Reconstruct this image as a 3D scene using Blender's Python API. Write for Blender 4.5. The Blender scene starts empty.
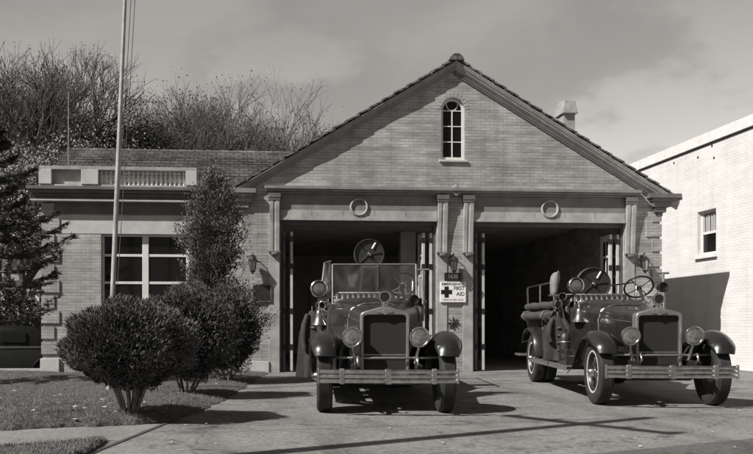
import bpy, bmesh, math, random
import numpy as np
from mathutils import Vector, Matrix, Quaternion
random.seed(7); rng = np.random.default_rng(11)
C = bpy.context.scene.collection
PI = math.pi

# ------------------------------------------------------------------ camera model
F, XP, YP, A, ZC = 850.0, 295.0, 328.0, 0.0765, 0.98
CA, SA = math.cos(A), math.sin(A)
YF = 18.75            # plane of the station's front wall
YW = YF + 0.35        # plane of the wing's front wall
def at(px, Y):
    t = (px - XP) / F
    return Y * (SA + t * CA) / (CA - t * SA)
def zat(px, py, Y):
    X = at(px, Y)
    return ZC + (YP - py) / F * (X * SA + Y * CA)
def gz(Y):                                   # the apron falls gently to the street
    return -0.01 * max(0.0, YF - Y)
def G(px, py, h=0.0):                        # a point on the apron
    z = 0.0
    for _ in range(12):
        d = (ZC - z) * F / (py - YP); u = (px - XP) / F * d
        X = u * CA + d * SA; Y = -u * SA + d * CA
        z = gz(Y) + h
    return Vector((X, Y, z))
SUN = Vector((1.0, 0.5, -1.05)).normalized()

# ------------------------------------------------------------------ objects
def tag(o, label=None, cat=None, group=None, kind=None):
    if label: o['label'] = label
    if cat: o['category'] = cat
    if group: o['group'] = group
    if kind: o['kind'] = kind
    return o
def empty(name, label, cat, loc=(0, 0, 0), rz=0.0, group=None):
    o = bpy.data.objects.new(name, None); C.objects.link(o)
    o.location = loc; o.rotation_euler = (0, 0, rz); o.empty_display_size = 0.2
    return tag(o, label, cat, group)
def copy_tree(o, parent=None):
    c = o.copy(); C.objects.link(c); c.parent = parent
    for ch in o.children: copy_tree(ch, c)
    return c

class MB:
    def __init__(s): s.v = []; s.f = []
    def add(s, vs, fs):
        b = len(s.v); s.v += [tuple(p) for p in vs]; s.f += [tuple(b + i for i in f) for f in fs]; return s
    def box(s, x0, x1, y0, y1, z0, z1, M=None):
        vs = [Vector((x, y, z)) for z in (z0, z1) for y in (y0, y1) for x in (x0, x1)]
        if M: vs = [M @ v for v in vs]
        return s.add(vs, [(0,2,3,1),(4,5,7,6),(0,1,5,4),(2,6,7,3),(0,4,6,2),(1,3,7,5)])
    def tube(s, pts, rad, n=10, caps=True):
        pts = [Vector(p) for p in pts]
        if not hasattr(rad, '__len__'): rad = [rad] * len(pts)
        b = len(s.v); up = None; N = len(pts)
        for i, p in enumerate(pts):
            t = (pts[min(i+1, N-1)] - pts[max(i-1, 0)]).normalized()
            if up is None:
                up = t.orthogonal().normalized()
            up = (up - t * up.dot(t)).normalized(); w = t.cross(up)
            for k in range(n):
                a = 2*PI*k/n
                s.v.append(tuple(p + (up*math.cos(a) + w*math.sin(a)) * rad[i]))
        for i in range(N-1):
            for k in range(n):
                k2 = (k+1) % n
                s.f.append((b+i*n+k, b+i*n+k2, b+(i+1)*n+k2, b+(i+1)*n+k))
        if caps:
            s.f.append(tuple(b+k for k in range(n-1, -1, -1))); s.f.append(tuple(b+(N-1)*n+k for k in range(n)))
        return s
    def lathe(s, prof, M=Matrix(), n=24, closed=False):   # prof: (r, h) about local z
        b = len(s.v); N = len(prof)
        for r, h in prof:
            for k in range(n):
                a = 2*PI*k/n; s.v.append(tuple(M @ Vector((r*math.cos(a), r*math.sin(a), h))))
        rows = N if closed else N-1
        for i in range(rows):
            j = (i+1) % N
            for k in range(n):
                k2 = (k+1) % n; s.f.append((b+i*n+k, b+i*n+k2, b+j*n+k2, b+j*n+k))
        if not closed:
            s.f.append(tuple(b+k for k in range(n-1, -1, -1))); s.f.append(tuple(b+(N-1)*n+k for k in range(n)))
        return s
    def loft(s, secs, caps=True, closed=True):
        b = len(s.v); n = len(secs[0])
        for q in secs: s.v += [tuple(p) for p in q]
        for i in range(len(secs)-1):
            for k in range(n if closed else n-1):
                k2 = (k+1) % n; s.f.append((b+i*n+k, b+i*n+k2, b+(i+1)*n+k2, b+(i+1)*n+k))
        if caps:
            s.f.append(tuple(b+k for k in range(n-1, -1, -1))); e = b+(len(secs)-1)*n
            s.f.append(tuple(e+k for k in range(n)))
        return s
    def plate(s, outer, holes, axis, a0, a1):
        bm = bmesh.new(); ed = []
        def P(p, a): return (p[0], a, p[1]) if axis == 'Y' else (a, p[0], p[1]) if axis == 'X' else (p[0], p[1], a)
        for loop in [outer] + list(holes):
            vs = [bm.verts.new(P(p, a0)) for p in loop]
            ed += [bm.edges.new((vs[i], vs[(i+1) % len(vs)])) for i in range(len(vs))]
        bmesh.ops.triangle_fill(bm, use_beauty=True, use_dissolve=False, edges=ed)
        g = bmesh.ops.extrude_face_region(bm, geom=list(bm.faces))
        d = Vector(P((0, 0), a1 - a0))
        bmesh.ops.translate(bm, vec=d, verts=[v for v in g['geom'] if isinstance(v, bmesh.types.BMVert)])
        bm.verts.index_update()
        s.add([v.co.copy() for v in bm.verts], [[v.index for v in f.verts] for f in bm.faces]); bm.free()
        return s
    def build(s, name, mat, parent=None, bevel=0.0, smooth=None, solid=0.0, recalc=True, loc=None):
        me = bpy.data.meshes.new(name)
        me.from_pydata(s.v, [], s.f)
        if recalc:
            bm = bmesh.new(); bm.from_mesh(me); bmesh.ops.recalc_face_normals(bm, faces=bm.faces); bm.to_mesh(me); bm.free()
        me.materials.append(mat)
        if smooth is not None:
            for p in me.polygons: p.use_smooth = True
            me.set_sharp_from_angle(angle=math.radians(smooth))
        o = bpy.data.objects.new(name, me); C.objects.link(o); o.parent = parent
        if loc is not None: o.location = loc
        if solid:
            m = o.modifiers.new('solid', 'SOLIDIFY'); m.thickness = solid; m.offset = 0
        if bevel:
            m = o.modifiers.new('bevel', 'BEVEL'); m.width = bevel; m.segments = 2; m.limit_method = 'ANGLE'; m.angle_limit = math.radians(35)
        return o
def np_mesh(name, V, faces, mat, parent=None, smooth=False):
    """V (n,3); faces (m,k) all the same size"""
    me = bpy.data.meshes.new(name); V = np.asarray(V, dtype=np.float32); faces = np.asarray(faces, dtype=np.int32)
    k = faces.shape[1]; m = len(faces)
    me.vertices.add(len(V)); me.vertices.foreach_set('co', V.ravel())
    me.loops.add(m*k); me.loops.foreach_set('vertex_index', faces.ravel())
    me.polygons.add(m); me.polygons.foreach_set('loop_start', np.arange(0, m*k, k, dtype=np.int32))
    if smooth: me.polygons.foreach_set('use_smooth', np.ones(m, dtype=bool))
    me.update(calc_edges=True); me.materials.append(mat)
    o = bpy.data.objects.new(name, me); C.objects.link(o); o.parent = parent
    return o
def align(d, loc=(0, 0, 0)):                # local z along d
    return Matrix.Translation(Vector(loc)) @ Vector(d).to_track_quat('Z', 'Y').to_matrix().to_4x4()

# ------------------------------------------------------------------ materials (a monochrome place, faintly warm)
def W(v): return (v*1.02, v*0.988, v*0.957, 1)
def N1(v): return (v, v, v, 1)
class Mat:
    def __init__(s, name):
        s.m = bpy.data.materials.new(name); s.m.use_nodes = True; s.t = s.m.node_tree; s.n = s.t.nodes
        s.b = s.n['Principled BSDF']; s.x = -300
    def node(s, typ, **kw):
        n = s.n.new(typ)
        for k, v in kw.items():
            if k.startswith('i_'):
                key = k[2:]; key = int(key) if key.isdigit() else key.replace('_', ' ')
                n.inputs[key].default_value = v
            else: setattr(n, k, v)
        return n
    def link(s, a, ao, b, bi): s.t.links.new(a.outputs[ao], b.inputs[bi])
    def ramp(s, p):
        r = s.n.new('ShaderNodeValToRGB'); e = r.color_ramp.elements
        while len(e) < len(p): e.new(0.5)
        for i, (q, v) in enumerate(p): e[i].position = q; e[i].color = W(v) if not isinstance(v, tuple) else v
        return r
def coords(M, kind='Object'):
    return (M.node('ShaderNodeTexCoord'), kind)
def plain(name, v, rough=0.6, var=0.15, scale=4.0, bump=0.0, bscale=60.0, metal=0.0, spec=None, coat=0.0, detail=6, contrast=(0.35, 0.65)):
    M = Mat(name); tc, k = coords(M)
    nz = M.node('ShaderNodeTexNoise', i_Scale=scale, i_Detail=detail, i_Roughness=0.62); M.link(tc, k, nz, 'Vector')
    r = M.ramp([(contrast[0], v*(1-var)), (contrast[1], v*(1+var))]); M.link(nz, 'Fac', r, 'Fac'); M.link(r, 'Color', M.b, 'Base Color')
    M.b.inputs['Metallic'].default_value = metal
    rr = M.node('ShaderNodeMapRange', i_3=max(0, rough-0.1), i_4=min(1, rough+0.12)); M.link(nz, 'Fac', rr, 0); M.link(rr, 0, M.b, 'Roughness')
    if coat: M.b.inputs['Coat Weight'].default_value = coat; M.b.inputs['Coat Roughness'].default_value = 0.08
    if spec is not None: M.b.inputs['Specular IOR Level'].default_value = spec
    if bump:
        n2 = M.node('ShaderNodeTexNoise', i_Scale=bscale, i_Detail=5.0); M.link(tc, k, n2, 'Vector')
        bp = M.node('ShaderNodeBump', i_Strength=1.0, i_Distance=bump); M.link(n2, 'Fac', bp, 'Height'); M.link(bp, 'Normal', M.b, 'Normal')
    return M.m
def brick(name, c1, c2, mortar, bw=0.205, rh=0.0677, ms=0.008, rough=0.85, bias=0.0, stain=0.12, bump=0.006, burn=0.2, streak=.2):
    M = Mat(name); g = M.node('ShaderNodeNewGeometry'); tc = M.node('ShaderNodeTexCoord')
    sp = M.node('ShaderNodeSeparateXYZ'); M.link(tc, 'Object', sp, 0)
    sn = M.node('ShaderNodeSeparateXYZ'); M.link(g, 'True Normal', sn, 0)
    ab = M.node('ShaderNodeMath', operation='ABSOLUTE'); M.link(sn, 'X', ab, 0)
    gt = M.node('ShaderNodeMath', operation='GREATER_THAN', i_1=0.5); M.link(ab, 0, gt, 0)
    mx = M.node('ShaderNodeMix', data_type='FLOAT'); M.link(gt, 0, mx, 0); M.link(sp, 'X', mx, 2); M.link(sp, 'Y', mx, 3)
    cb = M.node('ShaderNodeCombineXYZ'); M.link(mx, 0, cb, 0); M.link(sp, 'Z', cb, 1)
    bt = M.node('ShaderNodeTexBrick', offset=0.5, i_Scale=1.0, i_Mortar_Size=ms, i_Mortar_Smooth=0.3, i_Bias=bias, i_Brick_Width=bw, i_Row_Height=rh)
    bt.inputs['Color1'].default_value = W(c1); bt.inputs['Color2'].default_value = W(c2); bt.inputs['Mortar'].default_value = W(mortar)
    M.link(cb, 0, bt, 'Vector')
    n1 = M.node('ShaderNodeTexNoise', i_Scale=1.1, i_Detail=8.0, i_Roughness=0.65); M.link(tc, 'Object', n1, 'Vector')
    r1 = M.ramp([(0.3, 1-stain*1.6), (0.7, 1+stain*0.6)])
    for e in r1.color_ramp.elements: e.color = (e.color[1],)*3 + (1,)
    M.link(n1, 'Fac', r1, 'Fac')
    # some bricks burnt darker: low-frequency noise sampled per brick row
    mp = M.node('ShaderNodeMapping'); mp.inputs['Scale'].default_value = (1/bw*0.5, 1/rh, 1); M.link(cb, 0, mp, 0)
    wn = M.node('ShaderNodeTexNoise', i_Scale=0.55, i_Detail=2.0); M.link(mp, 0, wn, 'Vector')
    r2 = M.ramp([(0.3, N1(1-burn)), (0.62, N1(1.06))]); M.link(wn, 'Fac', r2, 'Fac')
    m1 = M.node('ShaderNodeMix', data_type='RGBA', blend_type='MULTIPLY', i_0=1.0); M.link(bt, 'Color', m1, 6); M.link(r1, 'Color', m1, 7)
    m2 = M.node('ShaderNodeMix', data_type='RGBA', blend_type='MULTIPLY', i_0=1.0); M.link(m1, 2, m2, 6); M.link(r2, 'Color', m2, 7)
    ms_ = M.node('ShaderNodeMapping'); ms_.inputs['Scale'].default_value = (3.2, .22, 1); M.link(cb, 0, ms_, 0)
    ns = M.node('ShaderNodeTexNoise', i_Scale=1.0, i_Detail=6.0, i_Roughness=.6); M.link(ms_, 0, ns, 'Vector')
    rs_ = M.ramp([(0.30, N1(1-streak)), (0.52, N1(1.0)), (0.75, N1(1+streak*.3))]); M.link(ns, 'Fac', rs_, 'Fac')
    m9 = M.node('ShaderNodeMix', data_type='RGBA', blend_type='MULTIPLY', i_0=1.0); M.link(m2, 2, m9, 6); M.link(rs_, 'Color', m9, 7)
    M.link(m9, 2, M.b, 'Base Color'); M.b.inputs['Roughness'].default_value = rough; M.b.inputs['Specular IOR Level'].default_value = 0.2
    n3 = M.node('ShaderNodeTexNoise', i_Scale=70.0, i_Detail=3.0); M.link(tc, 'Object', n3, 'Vector')
    ad = M.node('ShaderNodeMath', operation='MULTIPLY_ADD', i_1=-1.0); M.link(bt, 'Fac', ad, 0); 
    ml = M.node('ShaderNodeMath', operation='MULTIPLY', i_1=0.35); M.link(n3, 'Fac', ml, 0); M.link(ml, 0, ad, 2)
    bp = M.node('ShaderNodeBump', i_Strength=1.0, i_Distance=bump); M.link(ad, 0, bp, 'Height'); M.link(bp, 'Normal', M.b, 'Normal')
    return M.m
def glass_dark(name, v=0.02, rough=0.06):
    M = Mat(name); M.b.inputs['Base Color'].default_value = W(v); M.b.inputs['Roughness'].default_value = rough
    M.b.inputs['Specular IOR Level'].default_value = 0.28
    return M.m
def leaf(name, v, var=0.5, scale=3.0, rough=0.6, trans=0.2):
    M = Mat(name); tc = M.node('ShaderNodeTexCoord')
    nz = M.node('ShaderNodeTexNoise', i_Scale=scale, i_Detail=3.0); M.link(tc, 'Object', nz, 'Vector')
    wn = M.node('ShaderNodeTexNoise', i_Scale=45.0, i_Detail=1.0); M.link(tc, 'Object', wn, 'Vector')
    ad = M.node('ShaderNodeMath', operation='ADD'); M.link(nz, 'Fac', ad, 0); M.link(wn, 'Fac', ad, 1)
    ml = M.node('ShaderNodeMath', operation='MULTIPLY', i_1=0.5); M.link(ad, 0, ml, 0)
    r = M.ramp([(0.33, v*(1-var)), (0.67, v*(1+var))]); M.link(ml, 0, r, 'Fac'); M.link(r, 'Color', M.b, 'Base Color')
    M.b.inputs['Roughness'].default_value = rough; M.b.inputs['Specular IOR Level'].default_value = 0.3
    return M.m

MT = {}
MT['brick'] = brick('buff_brick', 0.37, 0.46, 0.34, ms=.006, stain=.2, burn=.26)
MT['brick_wing'] = brick('buff_brick_wing', 0.41, 0.49, 0.37, ms=.006, stain=.18, burn=.22)
MT['white_brick'] = brick('white_painted_brick', 0.67, 0.69, 0.635, ms=0.005, stain=0.06, bump=0.003, burn=0.04, streak=.10)
MT['stone'] = plain('limestone', 0.35, 0.85, 0.22, 3.0, 0.003, 40)
MT['stone_light'] = plain('pale_limestone', 0.50, 0.85, 0.12, 3.0, 0.003, 40)
MT['trim'] = plain('painted_trim', 0.22, 0.6, 0.18, 3.0, 0.002, 30)
MT['frieze'] = plain('grey_frieze', 0.19, 0.8, 0.2, 3.0)  # band over the bays, darker than the lintel below it
MT['trim_dark'] = plain('dark_painted_trim', 0.12, 0.6, 0.2, 3.0)
MT['white_paint'] = plain('white_paint', 0.70, 0.5, 0.08, 5.0)
MT['door_paint'] = plain('door_paint', 0.50, 0.5, 0.12, 6.0)
MT['door_dark'] = plain('door_dark_paint', 0.10, 0.6, 0.2, 6.0)
MT['interior'] = plain('garage_plaster', 0.55, 0.9, 0.2, 1.5)
MT['interior_floor'] = plain('garage_floor', 0.24, 0.7, 0.3, 1.5)
MT['glass'] = glass_dark('window_glass', 0.008)
MT['tile'] = brick('clay_tile', 0.12, 0.22, 0.06, bw=0.24, rh=0.11, ms=0.012, stain=0.3, bump=0.01)
MT['chimney'] = plain('chimney_cement', 0.30, 0.9, 0.2, 5.0, 0.004, 30)
MT['paint'] = plain('engine_paint', 0.018, 0.30, 0.3, 7.0, 0.0006, 9, coat=0.35)
MT['paint_grey'] = plain('engine_shell_plate', 0.27, 0.34, 0.10, 5.0, metal=0.6)
MT['chrome'] = plain('nickel_plate', 0.60, 0.20, 0.22, 14.0, metal=1.0)
MT['dull_metal'] = plain('dull_steel', 0.30, 0.45, 0.2, 8.0, metal=0.8)
MT['black'] = plain('black_enamel', 0.018, 0.40, 0.3, 5.0)
MT['core'] = plain('radiator_core', 0.022, 0.6, 0.6, 90.0, 0.006, 160, spec=.3)
MT['rubber'] = plain('tyre_rubber', 0.026, 0.8, 0.35, 9.0, 0.004, 70)
MT['leather'] = plain('black_leather', 0.03, 0.38, 0.2, 20.0, 0.003, 60)
MT['lens'] = plain('lamp_lens', 0.42, 0.10, 0.3, 30.0, 0.003, 50, metal=0.85)
MT['wood'] = plain('worn_wood', 0.30, 0.6, 0.25, 8.0)
MT['canvas'] = plain('dark_canvas', 0.036, 0.8, 0.35, 6.0, 0.006, 25)
MT['canvas_pale'] = plain('pale_canvas', 0.22, 0.7, 0.2, 8.0, 0.004, 40)
MT['hose'] = plain('suction_hose_rubber', 0.065, 0.6, 0.25, 10.0, 0.002, 60)
MT['concrete'] = None
MT['bronze'] = plain('bronze_plate', 0.05, 0.45, 0.3, 10.0, metal=0.5)
MT['sign_white'] = plain('sign_enamel', 0.86, 0.4, 0.04, 6.0)
MT['sign_black'] = plain('sign_black', 0.01, 0.5, 0.0)
MT['yew'] = leaf('yew_leaves', 0.085, 0.75, 5.0)
MT['yew_stem'] = plain('yew_bark', 0.14, 0.9, 0.4, 12.0, 0.006, 40)
MT['evergreen'] = leaf('evergreen_leaves', 0.12, 0.7, 4.0)
MT['conifer'] = leaf('conifer_needles', 0.06, 0.6, 4.0)
MT['bark'] = plain('tree_bark', 0.075, 0.9, 0.3, 6.0, 0.01, 20)
MT['far_leaf'] = leaf('autumn_leaves', 0.085, 0.5, 1.0)
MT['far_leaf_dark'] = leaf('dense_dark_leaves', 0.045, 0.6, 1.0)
MT['far_leaf_light'] = leaf('pale_autumn_leaves', 0.22, 0.5, 1.0)
MT['grass'] = leaf('lawn_blades', 0.15, 0.75, 1.3, 0.7)
MT['dead_leaf'] = leaf('dry_leaf', 0.42, 0.5, 8.0, 0.8)
MT['pole'] = plain('pole_paint', 0.36, 0.5, 0.25, 5.0)
MT['rope'] = plain('rope', 0.10, 0.9, 0.2, 20.0)
MT['tar'] = plain('tar_joint', 0.06, 0.9, 0.3, 10.0)
MT['house'] = plain('house_paint', 0.35, 0.8, 0.12, 2.0)
MT['car'] = plain('old_car_paint', 0.008, 0.5, 0.2, 3.0, spec=.12)

def concrete(name, v, stain=0.5):
    M = Mat(name); tc = M.node('ShaderNodeTexCoord')
    a = M.node('ShaderNodeTexNoise', i_Scale=0.55, i_Detail=9.0, i_Roughness=0.68, i_Distortion=0.6); M.link(tc, 'Object', a, 'Vector')
    b = M.node('ShaderNodeTexNoise', i_Scale=22.0, i_Detail=6.0, i_Roughness=0.7); M.link(tc, 'Object', b, 'Vector')
    c = M.node('ShaderNodeTexNoise', i_Scale=2.6, i_Detail=6.0, i_Roughness=0.6, i_Distortion=1.2); M.link(tc, 'Object', c, 'Vector')
    ra = M.ramp([(0.30, N1(1-stain)), (0.50, N1(0.95)), (0.70, N1(1.12))]); M.link(a, 'Fac', ra, 'Fac')
    rb = M.ramp([(0.35, N1(0.66)), (0.65, N1(1.26))]); M.link(b, 'Fac', rb, 'Fac')
    rc = M.ramp([(0.30, N1(0.5)), (0.44, N1(1.0))]); M.link(c, 'Fac', rc, 'Fac')
    m1 = M.node('ShaderNodeMix', data_type='RGBA', blend_type='MULTIPLY', i_0=1.0); M.link(ra, 'Color', m1, 6); M.link(rb, 'Color', m1, 7)
    m2 = M.node('ShaderNodeMix', data_type='RGBA', blend_type='MULTIPLY', i_0=1.0); M.link(m1, 2, m2, 6); M.link(rc, 'Color', m2, 7)
    # hairline cracks
    vo = M.node('ShaderNodeTexVoronoi', feature='DISTANCE_TO_EDGE', i_Scale=0.32)
    mxv = M.node('ShaderNodeMix', data_type='RGBA', blend_type='ADD', i_0=0.35); M.link(tc, 'Object', mxv, 6); M.link(c, 'Color', mxv, 7); M.link(mxv, 2, vo, 'Vector')
    rv = M.ramp([(0.0, N1(0.5)), (0.005, N1(1.0))]); M.link(vo, 'Distance', rv, 'Fac')
    m4 = M.node('ShaderNodeMix', data_type='RGBA', blend_type='MULTIPLY', i_0=1.0); M.link(m2, 2, m4, 6); M.link(rv, 'Color', m4, 7)
    mp_ = M.node('ShaderNodeMapping'); mp_.inputs['Scale'].default_value = (1.6, .10, 1); M.link(tc, 'Object', mp_, 0)
    tr_ = M.node('ShaderNodeTexNoise', i_Scale=1.0, i_Detail=3.0); M.link(mp_, 0, tr_, 'Vector')
    rt = M.ramp([(0.36, N1(0.80)), (0.50, N1(1.0)), (0.66, N1(1.06))]); M.link(tr_, 'Fac', rt, 'Fac')
    oi = M.node('ShaderNodeTexVoronoi', i_Scale=1.7); M.link(mxv, 2, oi, 'Vector')
    ro = M.ramp([(0.05, N1(0.55)), (0.13, N1(1.0))]); M.link(oi, 'Distance', ro, 'Fac')
    m5 = M.node('ShaderNodeMix', data_type='RGBA', blend_type='MULTIPLY', i_0=1.0); M.link(m4, 2, m5, 6); M.link(rt, 'Color', m5, 7)
    m6 = M.node('ShaderNodeMix', data_type='RGBA', blend_type='MULTIPLY', i_0=0.8); M.link(m5, 2, m6, 6); M.link(ro, 'Color', m6, 7); m4 = m6
    m3 = M.node('ShaderNodeMix', data_type='RGBA', blend_type='MULTIPLY', i_0=1.0); M.link(m4, 2, m3, 6); m3.inputs[7].default_value = W(v)
    M.link(m3, 2, M.b, 'Base Color'); M.b.inputs['Roughness'].default_value = 0.85; M.b.inputs['Specular IOR Level'].default_value = 0.25
    bp = M.node('ShaderNodeBump', i_Strength=0.8, i_Distance=0.012); M.link(b, 'Fac', bp, 'Height'); M.link(bp, 'Normal', M.b, 'Normal')
    return M.m
MT['concrete'] = concrete('worn_concrete', 0.215)
MT['walk'] = concrete('sidewalk_concrete', 0.24, 0.3)
MT['asphalt'] = concrete('street_asphalt', 0.12, 0.25)
MT['soil'] = plain('lawn_soil', 0.08, 0.95, 0.4, 8.0, 0.02, 30)
MT['field'] = plain('far_ground', 0.06, 0.95, 0.4, 0.5)

# ------------------------------------------------------------------ ground
def struct(o): o['kind'] = 'structure'; return o
g = MB().box(-500, 500, -60, 900, -3.0, -0.62); struct(g.build('ground', MT['field']))
# concrete apron, sloping to the street
ys = [3.0, 8.0, 13.0, YF]
d_ = MB()
for i in range(3):
    ya, yb = ys[i], ys[i+1]
    d_.add([(-16, ya, gz(ya)), (16, ya, gz(ya)), (16, yb, gz(yb)), (-16, yb, gz(yb))], [(0, 1, 2, 3)])
d_.add([(-16, 3, gz(3)), (16, 3, gz(3)), (16, 3, -0.62), (-16, 3, -0.62)], [(0, 1, 2, 3)])
d_.add([(-16, YF, 0), (-4.6, YF, 0), (-4.6, 21.2, 0), (-16, 21.2, 0)], [(0, 1, 2, 3)])
d_.add([(9.83, YF, 0), (16, YF, 0), (16, 40, 0), (9.83, 40, 0)], [(0, 1, 2, 3)])
d_.add([(-16, 21.2, 0), (-4.6, 21.2, 0), (-4.6, 21.3, -0.7), (-16, 21.3, -0.7)], [(0, 1, 2, 3)])
d_.add([(-16, 3, gz(3)), (-16, YF, 0), (-16, 21.2, 0), (-16, 21.2, -0.7), (-16, 3, -0.7)], [(0, 1, 2, 3, 4)])
d_.add([(16, 3, gz(3)), (16, YF, 0), (16, 40, 0), (16, 40, -0.7), (16, 3, -0.7)], [(0, 1, 2, 3, 4)])
struct(d_.build('driveway', MT['concrete'], recalc=False))
def sheet(name, pts, m, h=0.004):
    mb = MB(); vs = [Vector((p[0], p[1], gz(p[1]) + h)) for p in pts]
    mb.add(vs, [tuple(range(len(vs)))]); o = mb.build(name, m); 
    if o.data.polygons[0].normal.z < 0: o.data.flip_normals()
    return struct(o)
# street: its edge runs up to the right
sa, sb = G(620, 451.6), G(753, 439)
sd = (sb - sa).normalized(); s0 = sa - sd*16; s1 = sb + sd*14; nn = Vector((sd.y, -sd.x, 0))
st = MB(); a0, a1 = s0, s1; b0, b1 = s0 + nn*14, s1 + nn*14
def lz(p, z): return (p.x, p.y, z)
street_z = 0.006
ss = []
for k in range(9):
    for j in range(5):
        p = s0.lerp(s1, k/8) + nn*(14*j/4); ss.append((p.x, p.y, gz(p.y) + 0.006))
st.add(ss, [(k*5+j, k*5+j+1, (k+1)*5+j+1, (k+1)*5+j) for k in range(8) for j in range(4)])
o = st.build('street', MT['asphalt'], recalc=False)
if o.data.polygons[0].normal.z < 0: o.data.flip_normals()
struct(o)
# sidewalk on the left, in front of the lawn
wa, wb = G(0, 430.5), G(163, 423.6); wc, wd = G(0, 445.5), G(101, 440.2)
wdir = (wb - wa).normalized(); wl = wa - wdir*9
vdir = (wd - wc).normalized(); vl = wc - vdir*9; ve = G(120, 442)
sheet('sidewalk', [vl, wc, wd, G(121.5, 441.2), G(165, 424), wb, wa, wl], MT['walk'])
def joint(p, q, w=0.025, name='joint', h=0.008):
    p, q = Vector(p), Vector(q); d = (q-p).normalized(); n = Vector((-d.y, d.x, 0))*w*0.5
    N = 6; vs = []; 
    for i in range(N+1):
        c = p.lerp(q, i/N); vs += [(c+n), (c-n)]
    mb = MB().add([(v.x, v.y, gz(v.y)+h) for v in vs], [(2*i, 2*i+1, 2*i+3, 2*i+2) for i in range(N)])
    o = mb.build(name, MT['tar'], recalc=False)
    if o.data.polygons[0].normal.z < 0: o.data.flip_normals()
    struct(o)
joint(G(80, 458), G(166, 423.6), 0.05, 'path_joint')
joint(G(165, 434), G(753, 414), 0.012, 'driveway_joint')
joint((-0.6, 15.2, 0), (11.6, 15.0, 0), 0.016, 'driveway_joint')
# path beside the wing
sheet('path', [(-16, 19.5), (-4.2, 19.5), (-4.2, 20.9), (-16, 20.9)], MT['walk'])

# lawn: a ruled, gently mounded sheet
RE = [G(166, 423.8), G(190, 415), G(210, 407.5), G(226, 399), G(240, 391), G(252, 383), G(262, 377), Vector((0.86, YF-0.05, 0))]
def redge(v):
    t = v*(len(RE)-1); i = min(int(t), len(RE)-2); return RE[i].lerp(RE[i+1], t-i)
LN = [wl, wb]                      # near edge
def lawn_pt(u, v):
    near_l = wl; r = redge(v)
    l = Vector((near_l.x - 3*v, near_l.y + (19.45 - near_l.y)*v, 0))
    p = l.lerp(r, u)
    e_ = max(0.0, 1-v*7); p.y += e_*(.035*math.sin(p.x*6.1)+.025*math.sin(p.x*14.7+1)+.015*math.sin(p.x*31))
    g_ = max(0.0, 1-(1-u)*40); p.x += g_*(.03*math.sin(p.y*5.3)+.02*math.sin(p.y*12.9))
    return p
def lawn_h(u, v, p):
    L = 10.0
    e = min((1-u)*L, v*9.5, 1.0)
    h = 0.115*min(1, e/0.30)**0.6*(1-0.65*v)
    h += 0.02*math.sin(p.x*2.1+p.y*1.3) * min(1, e) + 0.012*math.sin(p.x*5.3-p.y*4.1)*min(1, e)
    return max(h, 0.004)
NU, NV = 110, 90
vs = []; 
for j in range(NV+1):
    for i in range(NU+1):
        u = 1-(1-i/NU)**1.4; v = (j/NV)**1.3; p = lawn_pt(u, v); vs.append((p.x, p.y, gz(p.y)+lawn_h(u, v, p)))
fs = [(j*(NU+1)+i, j*(NU+1)+i+1, (j+1)*(NU+1)+i+1, (j+1)*(NU+1)+i) for j in range(NV) for i in range(NU)]
o = np_mesh('lawn', vs, fs, MT['soil'], smooth=True); struct(o)
# verge strip between sidewalk and street
vg = []; VL = [vl, wc, wd, G(108, 441.3)]; 
VR = [vl + Vector((0.2, -4, 0)), wc + Vector((0.3, -2.6, 0)), G(60, 468), G(78, 461)]
for j in range(9):
    for i in range(25):
        t = i/24*3; k = min(int(t), 2); a = VL[k].lerp(VL[k+1], t-k); b = VR[k].lerp(VR[k+1], t-k); p = a.lerp(b, j/8)
        e = min(j/8*4, 1)*min((24-i)/4, 1); vg.append((p.x, p.y, gz(p.y)+0.01+0.05*e))
o = np_mesh('verge_lawn', vg, [(j*25+i, j*25+i+1, (j+1)*25+i+1, (j+1)*25+i) for j in range(8) for i in range(24)], MT['soil'], smooth=True); struct(o)

def blades(P, h, w, lean=0.6):
    P = np.asarray(P); n = len(P); ang = rng.uniform(0, 2*PI, n); hh = h*rng.uniform(0.4, 1.2, n)
    dx = np.stack([np.cos(ang), np.sin(ang), np.zeros(n)], 1)*(w*0.5)
    a2 = rng.uniform(0, 2*PI, n); l = lean*hh*rng.uniform(0.2, 1, n)
    top = P + np.stack([np.cos(a2)*l, np.sin(a2)*l, hh], 1)
    V = np.stack([P-dx, P+dx, top], 1).reshape(-1, 3); Fc = np.arange(3*n).reshape(-1, 3); return V, Fc
pts = []
for _ in range(60000):
    u = 1-random.random()**1.2*0.75; v = random.random()**1.7; p = lawn_pt(u, v)
    pts.append((p.x, p.y, gz(p.y)+lawn_h(u, v, p)-0.004))
for _ in range(7000):
    t = random.random()*3*0.999; k = int(t); a = VL[k].lerp(VL[k+1], t-k); b = VR[k].lerp(VR[k+1], t-k); j = random.random()*0.8+0.02; p = a.lerp(b, j)
    pts.append((p.x, p.y, gz(p.y)+0.01+0.05*min(j*4, 1)*min((3-t)*2, 1)-0.004))
V, Fc = blades(pts, 0.034, 0.007, 0.9)
o = np_mesh('grass', V, Fc, MT['grass']); o['kind'] = 'stuff'; o['label'] = 'short dry grass blades covering the lawn and verge'
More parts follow.
